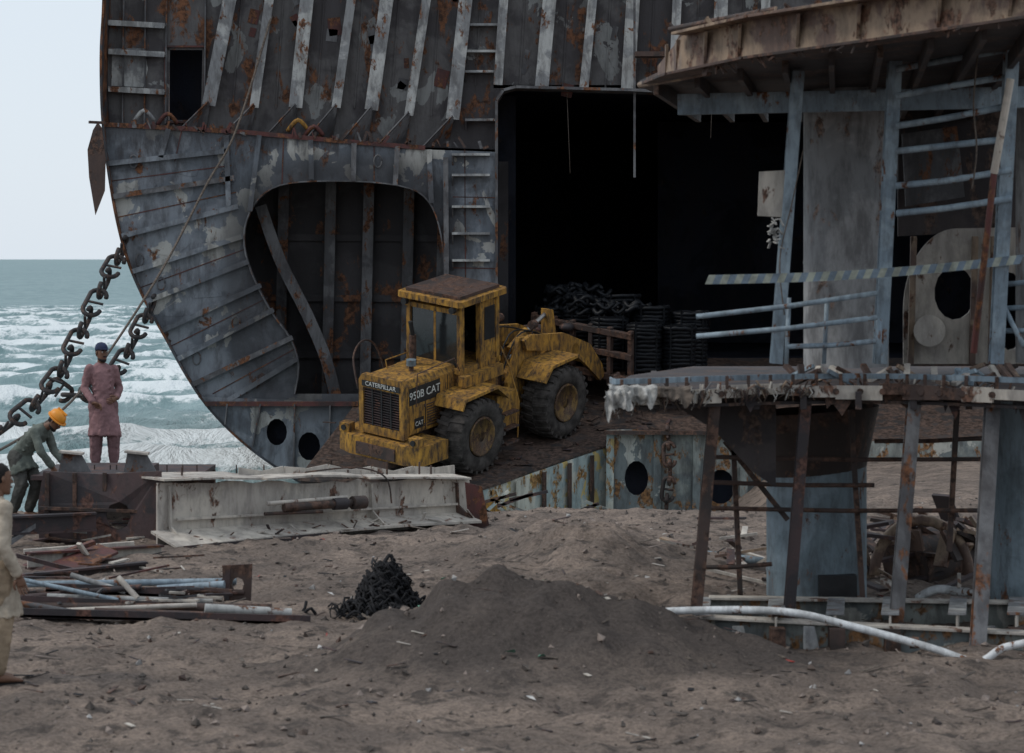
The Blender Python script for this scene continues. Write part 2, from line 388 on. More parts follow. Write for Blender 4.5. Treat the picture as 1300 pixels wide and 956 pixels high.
hull.append(b.obj('wing_tank_interior'))
b=B()
RD=.8
up=[p+V((0,RD,0)) for p in outl if p.z>=S(0,192).z]
poly=up+[S(131,192,RD),S(632,200,RD),S(632,128,RD),S(640,116,RD),S(655,112,RD),S(800,116,RD),S(1010,126,RD),S(1400,130,RD),S(1400,-300,RD)]
door=[S(210,60,RD),S(252,60,RD),S(250,150,RD),S(208,150,RD)]
b.prism(poly,(0,.04,0),M_bulk,[door])
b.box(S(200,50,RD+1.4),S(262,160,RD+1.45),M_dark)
b.prism([S(130,157),S(300,166),S(430,178),S(540,187),S(632,190),S(632,190,RD),S(540,187,RD),S(430,178,RD),S(300,166,RD),S(130,157,RD)],(0,0,-.05),M_redrust)
b.ribbon([S(130,155,-.04),S(300,164,-.04),S(430,176,-.04),S(540,185,-.04)],(0,.1,0),-.1,M_redrust)
st=[(290,262,132),(340,320,135),(388,373,135),(445,425,135),(490,470,138),(540,518,145),(590,574,150),(641,632,106),(700,688,108),(755,742,110),(806,798,112),(862,856,115),(918,914,118),(975,972,120)]
for k,(xt,xb,yb) in enumerate(st):
    top=V(S(xt+(xt-xb)*2,-290,RD));bot=S(xb,yb,RD)
    b.beam(top+V((0,-.16,0)),bot+V((0,-.16,0)),.03,.32,M_stiffd,up=(0,1,0))
    w=.30 if k%2==0 else .2
    b.beam(top+V((0,-.33,0)),bot+V((0,-.33,0)),w,.025,M_stiff,up=(0,1,0))
    if xb<600:
        yb2=160+(xb-130)*.06
        f=S(xb,yb,RD)
        foot=S(xb-8,yb2,RD); ft=S(xb-38,yb2+2,.08)
        b.prism([f+V((0,-.36,.05)),f,foot,ft],(.03,0,0),M_stiffd)
        b.beam(f+V((0,-.36,.05)),ft,.17,.025,M_stiffd,up=(1,0,0))
    if k: 
        xm=(xt+st[k-1][0])/2; xmb=(xb+st[k-1][1])/2
        b.beam(S(xm+12,-290,RD-.02),S(xmb,min(yb,st[k-1][2]),RD-.02),.03,.03,M_bulk,up=(0,1,0))
        for q in range(3):
            yy=random.uniform(-40,120);b.beam(S(xm+6-yy*.1,yy,RD-.012),S(xm+6-yy*.1+random.uniform(-8,8),yy+random.uniform(8,25),RD-.012),random.uniform(.08,.3),.01,random.choice([M_bulk,M_stiffd,M_redrust]),up=(0,1,0))
for y in (-60,25,62,110):
    b.beam(S(133,y,RD-.12),S(205,y+4,RD-.12),.26,.03,M_stiff); b.beam(S(133,y+1,RD-.26),S(205,y+5,RD-.26),.02,.12,M_stiff)
for x in (150,178,205,255): b.beam(S(x+4,-280,RD-.06),S(x,155,RD-.06),.03,.12,M_stiffd,up=(0,1,0))
b.prism([S(136,58,RD-.015),S(178,58,RD-.015),S(182,85,RD-.015),S(176,108,RD-.015),S(135,106,RD-.015)],(0,.01,0),M_stiff)
b.ribbon([S(206,57,RD-.1),S(255,57,RD-.1),S(253,152,RD-.1),S(205,152,RD-.1),S(206,57,RD-.1)],(0,.12,0),.04,M_redrust)
for y in (28,62,88,150,196,222,262,296,330,366,400):
    x0,x1=(590,632) if y<180 else (574,622)
    d=RD if y<180 else 0
    b.box(S(x0,y+2,d-.28),S(x1,y-1,d),M_stiff); 
    b.prism([S(x0,y+2,d),S(x0,y+2,d-.28),S(x0,y+14,d)],(.03,0,0),M_stiffd)
b.ribbon([S(632,520,-.1),S(632,128,-.1),S(640,116,-.1),S(655,112,-.1),S(800,116,-.1),S(1010,126,-.1),S(1400,130,-.1)],(0,1.1,0),.06,M_stiffd)
for i in range(46):
    x=random.uniform(140,620);y=160+(x-130)*.06
    b.beam(S(x,y,-.05),S(x+random.uniform(-9,9),y+random.uniform(-14,-3),-.05),random.uniform(.02,.07),.02,random.choice([M_redrust,M_stiffd,M_rust]),up=(0,1,0))
for (x,y,c) in [(378,160,M_yel),(212,152,M_redrust),(182,148,M_stiff),(398,168,M_redrust)]:
    b.tube(spline([S(x-14,y+6,.2),S(x,y-8,.1),S(x+12,y+4,.2)],4),.05,c,6)
b.beam(S(806,-20,.2),S(806,225,.2),.05,.08,M_stiffd,up=(0,1,0))
b.tube([S(720,118,.2),S(724,220,.2)],.007,M_rope,5);b.tube([S(905,120,.2),S(903,175,.2)],.007,M_rope,5)
b.box(S(806,72,-.2),S(850,66,.4),M_rust)
hull.append(b.obj('transverse_bulkhead'))
b=B()
xl=S(632,0).x;xr=S(1400,0).x;zt=S(0,112).z
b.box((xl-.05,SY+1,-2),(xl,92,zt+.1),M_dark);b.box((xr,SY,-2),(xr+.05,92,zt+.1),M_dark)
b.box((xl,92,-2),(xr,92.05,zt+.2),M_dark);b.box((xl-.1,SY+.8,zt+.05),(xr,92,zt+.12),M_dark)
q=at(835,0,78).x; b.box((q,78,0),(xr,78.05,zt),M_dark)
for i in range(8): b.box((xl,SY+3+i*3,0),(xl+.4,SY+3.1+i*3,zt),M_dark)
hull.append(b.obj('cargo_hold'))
b=B()
A=D(378,57.5);Bp=D(605,56.8);C=D(768,59.6);E=D(1400,59.3)
front=[A]+[A.lerp(Bp,t)+V((0,random.uniform(-.08,.08),0)) for t in (.15,.3,.45,.6,.75,.9)]+[Bp]+[Bp.lerp(C,t)+V((random.uniform(-.05,.05),0,0)) for t in (.2,.4,.6,.8)]+[C,E]
back=[D(1400,66),D(640,66),D(640,62.6),D(450,62.4)]
for p in front+back: p.z=dz(p.y)
b.prism(front+back,(0,0,-.05),M_deck)
b.box((xl,66,dz(66)-.05),(xr,92,dz(66)),M_dark)
for i in range(170):
    px=random.uniform(420,900);Y=random.uniform(57.6,64);p=D(px,Y)
    if Y<60 and px>600+(Y-56.8)*55: continue
    a=random.uniform(0,PI);L=random.uniform(.05,.4)
    b.beam(p+V((0,0,.03)),p+V((math.cos(a)*L,math.sin(a)*L,.03+math.sin(a)*L*.25)),random.uniform(.02,.15),.02,random.choice([M_rust,M_deck,M_maroon,M_deck,M_deck]))
for (px,Y) in [(525,57.3),(420,57.6),(515,57.6)]:
    p=D(px,Y);b.cyl(p,p+V((0,0,.35)),.02,None,M_rust,6);b.beam(p+V((-.1,0,.35)),p+V((.12,0,.33)),.02,.02,M_rust)
hull.append(b.obj('tank_top_deck'))
b=B()
def face(p,q,mt,holes=[],zb=-3.0):
    p=V(p);q=V(q); 
    pl=[p+V((0,0,-.05)),q+V((0,0,-.05)),V((q.x,q.y,zb)),V((p.x,p.y,zb))]
    nn=(q-p).cross(V((0,0,1))).normalized()
    b.prism(pl,nn*-.03,mt,holes)
face(A+V((.05,.1,0)),Bp+V((0,.05,0)),M_rust)
face(Bp+V((0.03,.05,0)),C+V((.03,.05,0)),M_peel)
for t in (.12,.3,.5,.7,.88):
    p=Bp.lerp(C,t)+V((.04,-.03,-.1)); b.beam(p,V((p.x,p.y,-3)),.14,.03,random.choice([M_peel,M_rust]),up=(-.9,.5,0))
def hy(px,py,r1,r2): 
    return [at(px+r1*math.cos(2*PI*i/14),py+r2*math.sin(2*PI*i/14),59.35) for i in range(14)]
fy=59.35
b.prism([at(770,546,fy),at(800,545,fy),at(900,552,fy),at(985,560,fy),at(1300,560,fy),at(1300,720,fy),at(770,720,fy)],(0,.03,0),M_teal,[hy(808,607,15,22),hy(858,668,14,18),hy(915,618,18,22)])
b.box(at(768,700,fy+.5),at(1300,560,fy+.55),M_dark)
for x in (775,835,885,945): b.beam(at(x,548,fy-.08),at(x-2,710,fy-.08),.16,.03,M_teal if x!=775 else M_peel,up=(0,1,0))
b.box(at(768,552,fy-.3),at(990,546,fy+.1),M_rust)
b.prism([at(583,612,54),at(600,618,54),at(622,668,54),at(592,676,54)],(0,.04,0),M_redrust)
b.prism([at(640,668,55),at(705,645,55),at(708,682,55),at(650,690,55)],(0,.04,0),M_deck)
b.prism([at(610,640,56),at(632,628,56),at(636,668,56),at(620,675,56)],(0,.04,0),M_yel)
for i in range(18):
    x=random.uniform(600,760);p=at(x,0,58);z=random.uniform(-1.9,-1.2);a=random.uniform(-1,1)
    b.beam(V((p.x,55.5,z)),V((p.x+math.cos(a)*.8,55.5,z+math.sin(a)*.5)),.1,.06,random.choice([M_rust,M_peel,M_teal,M_maroon]))
hull.append(b.obj('double_bottom'))
b=B()
b.prism([at(x,y,62.1) for x,y in [(124,155),(129,162),(134,200),(133,242),(121,273),(113,225),(111,190),(118,165)]],(0,.04,0),M_rust)
b.beam(at(113,155,62.1),at(134,156,62.3),.06,.06,M_rust)
hull.append(b.obj('hanging_torn_plate'))
group('beached_ship_hull',hull)
# ------------------------------------------------------------------ chains and rope
def chain(path,L,r,mat,name):
    b=B();P=spline(path,12);pos=[];step=L-3.0*r
    cum=[0]
    for i in range(1,len(P)): cum.append(cum[-1]+(P[i]-P[i-1]).length)
    s=0;k=0
    while s<cum[-1]:
        while cum[k+1]<s:k+=1
        t=(s-cum[k])/(cum[k+1]-cum[k]);pos.append((P[k].lerp(P[k+1],t),(P[k+1]-P[k]).normalized()));s+=step
    for i,(p,d) in enumerate(pos):
        l=d.cross(V((0,1,0))).normalized();u=d.cross(l)
        s1=(l+u*.15).normalized() if i%2 else (u-l*.15).normalized()
        W=L*.24;H=L/2-W;pts=[]
        for j in range(17):
            t=2*PI*j/16;x=math.cos(t)*W;y=math.sin(t)*W+(H if math.sin(t)>=0 else -H)
            pts.append(p+s1*x+d*y)
        b.tube(pts,r,mat,7)
        b.cyl(p-s1*W,p+s1*W,r*.6,None,mat,6)
    return single(b,name)
chain([at(154,318,62.2),at(132,360,61.2),at(105,415,60.2),at(72,478,59),at(35,520,58),at(-20,560,57)],.78,.052,M_chain,'anchor_chain')
chain([at(190,392,62.2),at(168,435,61.4),at(140,480,60.6),at(110,500,60),at(85,500,59.4),at(66,488,59)],.72,.05,M_chain,'anchor_chain')
chain([at(848,555,59.1),at(850,600,59.0),at(845,650,59.1),at(846,690,59.2)],.5,.045,M_rust,'anchor_chain')
b=B();b.tube(spline([at(345,20,63),at(300,165,62.2),at(262,235,61.9),at(210,335,60.5),at(150,430,58),at(90,510,54),at(20,560,50),at(-60,600,46)],8),.026,M_rope,6);single(b,'mooring_rope')
# ------------------------------------------------------------------ wheel loader
nrm=V((0,-.252,1)).normalized();fw=V((.611,.791,.2));fw=(fw-nrm*fw.dot(nrm)).normalized();lf=nrm.cross(fw)
o0=D(597,58.0)+lf*1.02
LM=Matrix(((fw.x,lf.x,nrm.x,o0.x),(fw.y,lf.y,nrm.y,o0.y),(fw.z,lf.z,nrm.z,o0.z),(0,0,0,1)))
parts=[]
def wheel(cx,cy,name,side):
    b=B();R=.78;W=.31;prof=[(.40,-W*.8),(.44,-W),(.60,-W*1.12),(.71,-W*1.05),(.76,-W*.85),(.775,-W*.4),(.775,W*.4),(.76,W*.85),(.71,W*1.05),(.60,W*1.12),(.44,W),(.40,W*.8)]
    c=V((cx,cy,R));n=40
    b.rings([c+V((0,y,0)) for r,y in prof],[V((r,0,0)) for r,y in prof],[V((0,0,r)) for r,y in prof],M_rub,n)
    for i in range(26):
        for sd in(-1,1):
            t=2*PI*(i+.5*(sd>0))/26;R3=Matrix.Translation(c)@Matrix.Rotation(t,4,'Y')
            p=[V((-.045,0,.765)),V((.045,0,.765)),V((.075,sd*W*1.08,.70)),V((-.0,sd*W*1.08,.70))]
            q=[V((-.035,0,.81)),V((.035,0,.81)),V((.06,sd*W*1.08,.775)),V((.0,sd*W*1.08,.775))]
            b.hexa([R3@x for x in p]+[R3@x for x in q],M_rub)
    for sd in (side,):
        y0=sd*W
        ring=[(.42,y0*.95),(.40,y0*1.08),(.36,y0*1.02),(.33,y0*.5),(.20,y0*.45),(.19,y0*.8),(.12,y0*.85),(.11,y0*.95),(.005,y0*.95)]
        b.rings([c+V((0,y,0)) for r,y in ring],[V((r,0,0)) for r,y in ring],[V((0,0,r)) for r,y in ring],M_rim,32)
        for k in range(12):
            t=k*PI/6; b.cyl(c+V((math.cos(t)*.26,y0*.45,math.sin(t)*.26)),c+V((math.cos(t)*.26,y0*.58,math.sin(t)*.26)),.02,None,M_rust,6)
    o=b.obj(name);parts.append(o)
for k,(x,y,s) in enumerate([(0,-1.02,-1),(0,1.02,1),(2.92,-1.02,-1),(2.92,1.02,1)]): wheel(x,y,'wheel_%d'%(k+1),s)
b=B()
def xzprism(b,pts,y0,y1,mat): b.prism([V((x,y0,z)) for x,z in pts],(0,y1-y0,0),mat)
b.prism([V((-1.45,y,z)) for y,z in [(-.56,1.0),(.56,1.0),(.56,2.02),(.48,2.13),(-.48,2.13),(-.56,2.02)]],(1.62,0,0),M_yel)
b.prism([V((-1.60,y,z)) for y,z in [(-.58,.95),(.58,.95),(.58,2.05),(.50,2.17),(-.50,2.17),(-.58,2.05)]],(.15,0,0),M_yel,holes=[[V((-1.60,y,z)) for y,z in [(-.47,1.12),(.47,1.12),(.47,1.9),(-.47,1.9)]]])
b.box((-1.52,-.47,1.12),(-1.48,.47,1.9),M_blk)
for i in range(15): b.box((-1.58,-.47,1.14+i*.052),(-1.53,.47,1.155+i*.052),M_maroon)
for y in(-.24,0,.24): b.box((-1.59,y-.015,1.12),(-1.54,y+.015,1.9),M_blk)
b.box((-1.615,-.49,1.93),(-1.602,.49,2.05),M_blk)
for s in(-1,1):
    b.box((-1.40,s*.562-.004,1.62),(-.40,s*.562+.004,1.98),M_blk)
    b.box((-1.4,s*.562-.008,1.02),(-.9,s*.562+.008,1.55),M_yel)
    for x in (-.88,-.15): b.box((x-.008,s*.563-.006,1.02),(x+.008,s*.563+.006,2.0),M_blk)
    for z in (1.1,1.5): b.box((-.93,s*.575-.01,z),(-.88,s*.575+.01,z+.06),M_rust)
    for i in range(9): b.box((-.82,s*.565-.012,1.08+i*.055),(-.2,s*.565+.012,1.10+i*.055),M_rust)
b.prism([V((x,y,.50)) for x,y in [(-1.78,-.70),(-1.66,-1.05),(-.85,-1.12),(-.85,1.12),(-1.66,1.05),(-1.78,.70)]],(0,0,.40),M_yel)
b.box((-1.82,-.5,.55),(-1.77,.5,.8),M_rust); b.box((-1.80,-.3,.34),(-1.4,.3,.5),M_rust)
for y in(-.9,.9):
    b.box((-1.7,y-.12,.90),(-1.5,y+.12,1.08),M_yel);b.cyl((-1.73,y,.99),(-1.68,y,.99),.06,None,M_blk,12)
b.box((-.95,-.42,.55),(1.7,.42,1.05),M_rust)
b.cyl((0,-.8,.78),(0,.8,.78),.17,None,M_rust,14);b.cyl((2.92,-.8,.78),(2.92,.8,.78),.17,None,M_rust,14)
b.ball((0,0,.78),.32,M_rust);b.ball((2.92,0,.78),.32,M_rust)
for s in(-1,1):
    y0,y1=sorted((s*.58,s*1.32))
    xzprism(b,[(-.60,1.45),(-.5,1.62),(.55,1.66),(.95,1.35),(1.0,1.38),(.6,1.72),(-.53,1.68),(-.63,1.47)],y0,y1,M_yel)
    b.box((.75,min(s*.5,s*1.15),.62),(1.45,max(s*.5,s*1.15),1.4),M_yel)
    for k in range(3): b.box((.85,min(s*1.15,s*1.3),.35+.32*k),(1.3,max(s*1.15,s*1.3),.39+.32*k),M_rust)
    b.tube([(1.35,s*1.22,.4),(1.35,s*1.25,1.2),(1.3,s*1.05,1.9),(1.3,s*.82,2.3)],.018,M_yel,6)
    xzprism(b,[(2.25,1.35),(2.5,1.62),(3.4,1.66),(3.6,1.5),(3.62,1.54),(3.43,1.72),(2.47,1.68),(2.2,1.38)],min(s*.55,s*1.3),max(s*.55,s*1.3),M_yel)
    b.box((.0,min(s*.72,s*.9),1.72),(1.3,max(s*.72,s*.9),1.95),M_yel)
b.box((.12,-.68,1.05),(1.38,.68,1.98),M_yel)
for x,y,w in [(.16,-.66,.11),(.16,.66,.11),(1.33,-.66,.12),(1.33,.66,.12),(.78,-.68,.12)]:
    b.beam((x,y,1.9),(x,y,3.42),w,w,M_yel,up=(1,0,0))
b.box((.07,-.72,1.95),(1.43,.72,2.06),M_yel)
b.box((.08,-.72,3.20),(.20,.72,3.30),M_yel);b.box((.84,-.70,2.06),(1.33,-.65,3.4),M_yel);b.box((.90,-.71,2.5),(1.25,-.695,3.2),M_glass)
b.prism([V((x,y,3.40)) for x,y in [(-.06,-.76),(.0,-.84),(1.48,-.84),(1.56,-.76),(1.56,.76),(1.48,.84),(.0,.84),(-.06,.76)]],(0,0,.12),M_yel)
b.prism([V((x,y,3.52)) for x,y in [(.08,-.7),(1.42,-.7),(1.42,.7),(.08,.7)]],(0,0,.07),M_rust)
b.box((.15,-.60,2.06),(.17,.60,3.2),M_glass);b.box((1.32,-.6,2.06),(1.34,.6,3.4),M_glass);b.box((.2,.64,2.06),(1.3,.66,3.4),M_glass)
b.box((.145,-.03,2.06),(.175,.03,3.2),M_yel)
for y in(-.62,.62): b.cyl((-.10,y,3.33),(.0,y,3.33),.07,None,M_blk,12)
b.box((.35,-.25,2.0),(.8,.25,2.2),M_blk);b.box((.3,-.25,2.2),(.4,.25,2.75),M_blk)
b.cyl((1.15,0,1.9),(1.0,0,2.55),.03,None,M_blk,8)
b.tube([V((.98,.2*math.cos(t),2.55+.2*math.sin(t)*.5)) for t in [i*PI/8 for i in range(17)]],.018,M_blk,6)
b.cyl((-.35,.18,2.1),(-.35,.18,2.75),.075,None,M_rust,12);b.cyl((-.35,.18,2.75),(-.42,.18,3.05),.045,None,M_blk,10)
b.cyl((-.75,-.1,2.1),(-.75,-.1,2.25),.05,None,M_rust,12);b.cyl((-.75,-.1,2.25),(-.75,-.1,2.37),.10,None,M_collow,16)
b.tube([(-.9,.4,2.1),(-.9,.45,2.3),(-.2,.45,2.3),(-.2,.4,2.1)],.015,M_yel,6)
b.tube([(-1.3,-.66,1.6),(-1.3,-.70,2.3),(-.1,-.70,2.35),(0.1,-.70,2.0)],.014,M_rust,6)
b.tube(spline([(.0,1.2,1.7),(-.15,1.35,2.3),(-.5,1.4,2.45),(-.9,1.3,2.2),(-1.0,1.1,1.6)],4),.022,M_rust,6)
parts.append(b.obj('rear_body',.015))
b=B()
b.box((1.6,-.25,.5),(2.1,.25,.75),M_rust);b.box((1.6,-.25,1.15),(2.1,.25,1.4),M_rust);b.cyl((1.85,0,.45),(1.85,0,1.5),.09,None,M_rust)
for s in(-1,1):
    y0,y1=sorted((s*.42,s*.52))
    xzprism(b,[(1.95,.5),(3.6,.45),(3.75,.9),(3.3,1.35),(2.75,2.15),(2.35,2.2),(2.1,1.6),(1.95,1.3)],y0,y1,M_yel)
    y0,y1=sorted((s*.55,s*.65))
    xzprism(b,[(2.35,2.15),(2.45,1.92),(3.6,1.65),(4.5,1.2),(5.15,.62),(5.32,.72),(5.2,1.0),(4.75,1.55),(3.8,2.0),(2.6,2.22)],y0,y1,M_yel)
    b.cyl((2.3,s*.35,.8),(3.2,s*.45,1.35),.08,None,M_yel,12);b.cyl((3.2,s*.45,1.35),(4.1,s*.55,1.6),.045,None,M_chrome,10)
    b.cyl((2.9,s*.45,2.1),(2.9,s*.45,2.3),.02,None,M_rust,8); b.cyl((2.85,s*.45,2.35),(3.0,s*.45,2.35),.09,None,M_rust,12)
b.box((2.0,-.42,.5),(3.6,.42,.62),M_rust);b.box((3.55,-.42,.5),(3.65,.42,1.0),M_yel);b.box((2.2,-.42,1.3),(2.75,.42,1.42),M_yel)
b.cyl((4.2,-.65,1.55),(4.2,.65,1.55),.13,None,M_yel,14)
xzprism(b,[(3.9,1.0),(4.15,.95),(4.3,1.6),(4.15,2.35),(3.95,2.4),(3.95,1.6)],-.09,.09,M_yel)
b.cyl((2.7,0,1.75),(3.3,0,2.05),.10,None,M_yel,12);b.cyl((3.3,0,2.05),(4.05,0,2.3),.05,None,M_chrome,10)
b.beam((4.05,0,1.05),(5.3,0,1.15),.12,.14,M_yel)
for y in (-.3,.2,-.15): b.tube(spline([(2.0,y,1.4),(2.4,y*1.4,2.2),(3.2,y,2.1),(3.7,y,1.8)],4),.02,M_blk,6)
parts.append(b.obj('front_frame_and_arms',.015))
b=B()
for z in(.62,1.15,1.62): b.box((5.28,-1.35,z),(5.40,1.35,z+.13),M_rust)
for y in(-1.3,-.75,-.25,.25,.75,1.3): b.box((5.30,y-.05,.5),(5.42,y+.05,1.8),M_rust)
for y in(-.6,.6): b.box((5.42,y-.09,.55),(7.1,y+.09,.62),M_rust)
b.prism([V((x,y,.64)) for x,y in [(5.35,-1.9),(6.3,-2.75),(7.2,-2.6),(7.3,1.9),(5.45,1.8)]],(0,0,.05),M_tan)
parts.append(b.obj('fork_carriage',.008))
def text(s,size,M,name,mat):
    cu=bpy.data.curves.new(name,'FONT');cu.body=s;cu.size=size;cu.extrude=.003;cu.align_x='CENTER';cu.align_y='CENTER'
    t=bpy.data.objects.new(name+'_c',cu);scene.collection.objects.link(t);bpy.context.view_layer.update()
    me=bpy.data.meshes.new_from_object(t.evaluated_get(bpy.context.evaluated_depsgraph_get()));bpy.data.objects.remove(t)
    me.materials.clear();me.materials.append(mat)
    o=bpy.data.objects.new(name,me);scene.collection.objects.link(o);o.matrix_basis=M;return o
def TM(xa,ya,loc):
    xa=V(xa);ya=V(ya);za=xa.cross(ya);return Matrix(((xa.x,ya.x,za.x,loc[0]),(xa.y,ya.y,za.y,loc[1]),(xa.z,ya.z,za.z,loc[2]),(0,0,0,1)))
parts.append(text('CATERPILLAR',.13,TM((0,-1,0),(0,0,1),(-1.618,0,1.99)),'rear_lettering',M_let))
parts.append(text('950B CAT',.23,TM((1,0,0),(0,0,1),(-.9,-.568,1.80)),'side_lettering',M_let))
b=B()
b.box((-1.79,.15,.58),(-1.783,.45,.76),M_blk)
b.box((-1.25,-.575,1.1),(-.95,-.571,1.32),M_blk);parts.append(b.obj('number_plate'))
parts.append(text('CAT',.13,TM((1,0,0),(0,0,1),(-1.10,-.578,1.2)),'side_badge',M_let))
group('wheel_loader',parts,LM)
def coil(x,y,z0,h,r):
    b=B();n=int(h/.09)
    for k in range(n):
        rr=r*random.uniform(.93,1.05);ox=random.uniform(-.02,.02)
        b.tube([V((x+ox+rr*math.cos(t),y+rr*math.sin(t),z0+.05+k*.09+random.uniform(-.015,.015)+.012*math.sin(t+k))) for t in [i*PI/10 for i in range(21)]],.052,M_oil,6)
    b.cyl((x,y,z0),(x,y,z0+h*.97),r*.93,None,M_oil,16)
    for k in range(5):
        t=k*PI/2.5+.4;b.beam((x+(r+.05)*math.cos(t),y+(r+.05)*math.sin(t),z0),(x+(r+.05)*math.cos(t),y+(r+.05)*math.sin(t),z0+h),.04,.02,M_oil)
    b.v=[q+(nrm-V((0,0,1)))*(q.z-z0) for q in b.v]
    single(b,'cable_coil')
for lx,ly,h,r in [(5.75,-.45,1.25,.40),(5.80,-1.35,1.25,.34),(6.55,-1.0,1.4,.38),(6.35,-1.9,1.15,.34),(5.9,.4,1.2,.38),(6.7,-.1,1.45,.40),(6.0,1.2,1.15,.38),(6.8,.9,1.25,.38),(7.0,-1.75,1.3,.36)]:
    p=LM@V((lx,ly,.70)); coil(p.x,p.y,p.z,h,r)
b=B()
for i in range(80):
    p=LM@V((random.uniform(5.6,6.9),random.uniform(-.9,1.6),1.88+random.uniform(-.1,.34)))
    a=random.uniform(0,6.3);pts=[p+V((math.cos(a+t)*.2,math.sin(a+t)*.2,math.sin(3*t+i)*.06)) for t in [k*.35 for k in range(15)]]
    b.tube(pts,random.uniform(.03,.06),M_oil,5)
for i in range(12):
    p=LM@V((random.uniform(4.2,5.2),random.uniform(.0,1.2),1.35+random.uniform(0,.35)));b.ball(p,random.uniform(.10,.22),random.choice([M_rust,M_maroon,M_deck]),8,(1.2,1,.7))
single(b,'cable_heap')
# ------------------------------------------------------------------ foreground girder wreck
gp=[]
b=B()
def lerpP(t,z):
    X0,Y0=(200-650)*34.3/F,34.3; X1,Y1=(596-650)*37.6/F,37.6
    return V((X0+(X1-X0)*t,Y0+(Y1-Y0)*t,z))
gd=(lerpP(1,0)-lerpP(0,0)).normalized();gn=V((gd.y,-gd.x,0))
def ztop(t): return .80-.22*t
web=[lerpP(0,-.2),lerpP(1,-.2)]+[lerpP(1-i/24,ztop(1-i/24)+random.uniform(-.05,.02)) for i in range(25)]
b.prism(web,gn*-.03,M_cream)
for t0,t1,d0,d1,dzz in [(0,.30,.9,.7,.0),(.31,.62,.55,.5,.02),(.64,.99,.4,.35,-.02)]:
    b.prism([lerpP(t0,ztop(t0)+.012)+gn*.14,lerpP((t0+t1)/2,ztop(t0)+.0+dzz)+gn*.19,lerpP(t1,ztop(t1)+.012+dzz)+gn*.1,lerpP(t1,ztop(t1)+.05+dzz)-gn*d1,lerpP(t0,ztop(t0)+.03)-gn*d0],(0,0,.025),M_cream)
b.prism([lerpP(-.02,.03)+gn*.55,lerpP(.2,.05)+gn*.5,lerpP(.3,.045)+gn*.40,lerpP(.55,.06)+gn*.42,lerpP(.75,.05)+gn*.35,lerpP(.97,.03)+gn*.42,lerpP(.97,.12),lerpP(-.02,.18)],(0,0,.03),M_cream)
b.prism([lerpP(.0,.06)+gn*.56,lerpP(.5,.07)+gn*.42,lerpP(.5,-.15)+gn*.42,lerpP(.0,-.2)+gn*.56],gn*-.02,M_maroon)
for t in (.03,.66,.95):
    b.prism([lerpP(t,.1)+gn*.02,lerpP(t,.1)+gn*.3,lerpP(t,.25)+gn*.06,lerpP(t,ztop(t)-.05)+gn*.04,lerpP(t,ztop(t)-.05)],gd*.025,random.choice([M_cream,M_rust,M_cream]))
pz=[.02,-.03,.03,.0,.05,-.02,.02,-.04,.02,.0,.03]
for k,t in enumerate([i/14 for i in range(4,14)]):
    b.beam(lerpP(t,ztop(t)+.07+pz[k])-gn*.3,lerpP(t+.07,ztop(t)+.06+pz[k+1])-gn*.3,.02,.12,M_cream)
b.beam(lerpP(.05,.33)+gn*.04,lerpP(.95,.26)+gn*.04,.04,.03,M_cream)
b.cyl(lerpP(.35,.40)+gn*.22,lerpP(.50,.40)+gn*.26,.055,None,M_rust,14);b.cyl(lerpP(.50,.40)+gn*.26,lerpP(.54,.40)+gn*.27,.075,None,M_maroon,14);b.cyl(lerpP(.56,.40)+gn*.27,lerpP(.60,.40)+gn*.27,.085,None,M_rust,14)
b.cyl(lerpP(.598,.40)+gn*.272,lerpP(.602,.40)+gn*.272,.06,None,M_blk,14)
b.cyl(lerpP(.30,.46)+gn*.2,lerpP(.55,.47)+gn*.22,.028,None,M_cream,10)
b.cyl(lerpP(.3,.33)+gn*.15,lerpP(.46,.32)+gn*.3,.022,None,M_rust,8)
b.cyl(lerpP(.54,.40)+gn*.27,lerpP(.56,.40)+gn*.25,.05,None,M_rust,14)
b.tube(spline([lerpP(.45,ztop(.45)+.1),lerpP(.6,ztop(.6)+.16)+gn*.1,lerpP(.68,ztop(.6)+.02)+gn*.2,lerpP(.7,.35)+gn*.2],5),.012,M_rust,5)
for t in (.1,.62,.75,.86,.9): b.cyl(lerpP(t,ztop(t))-gn*.2,lerpP(t,ztop(t)+random.uniform(.1,.25))-gn*.2,.014,None,M_rust,6)
for i in range(40):
    t=random.uniform(0,1);p=lerpP(t,.09)+gn*random.uniform(.05,.4);b.beam(p,p+V((random.uniform(-.2,.2),random.uniform(-.05,.05),random.uniform(0,.12))),random.uniform(.02,.08),.015,random.choice([M_cream,M_rust,M_maroon]))
b.prism([at(590,612,37.3),at(612,618,37.3),at(622,672,37.3),at(596,682,37.3)],(0,.03,0),M_redrust)
gp.append(b.obj('cream_girder',.004))
b=B()
b.prism([at(48,640,34.7),at(55,598,34.7),at(130,602,34.7),at(205,598,34.5),at(203,705,34.5),at(50,700,34.7)],(0,.04,0),M_maroon,[[at(150+16*math.cos(t),655+18*math.sin(t),34.6) for t in [0,.8,1.6,2.4,3.2,4,4.8,5.5]]])
b.box(at(55,606,34.72),at(202,602,37.2),M_maroon)
b.box(V((at(50,0,38).x,37.3,.58)),V((at(260,0,38).x,39.4,.64)),M_maroon)
b.box(V((at(50,0,38).x,39.3,-.4)),V((at(260,0,38).x,39.4,.57)),M_rust)
for x in (60,95,133,170,200): b.beam(at(x,600,34.66),at(x,700,34.66),.05,.05,M_rust,up=(0,1,0))
b.beam(at(50,645,34.6),at(200,650,34.6),.06,.04,M_rust)
for x0 in (74,157): 
    b.prism([at(x0,600,35.6),at(x0+5,572,35.6),at(x0+28,575,35.6),at(x0+42,600,35.6)],(0,.04,0),M_stiffd);b.beam(at(x0+2,573,35.6),at(x0+32,576,35.6),.2,.03,M_cream)
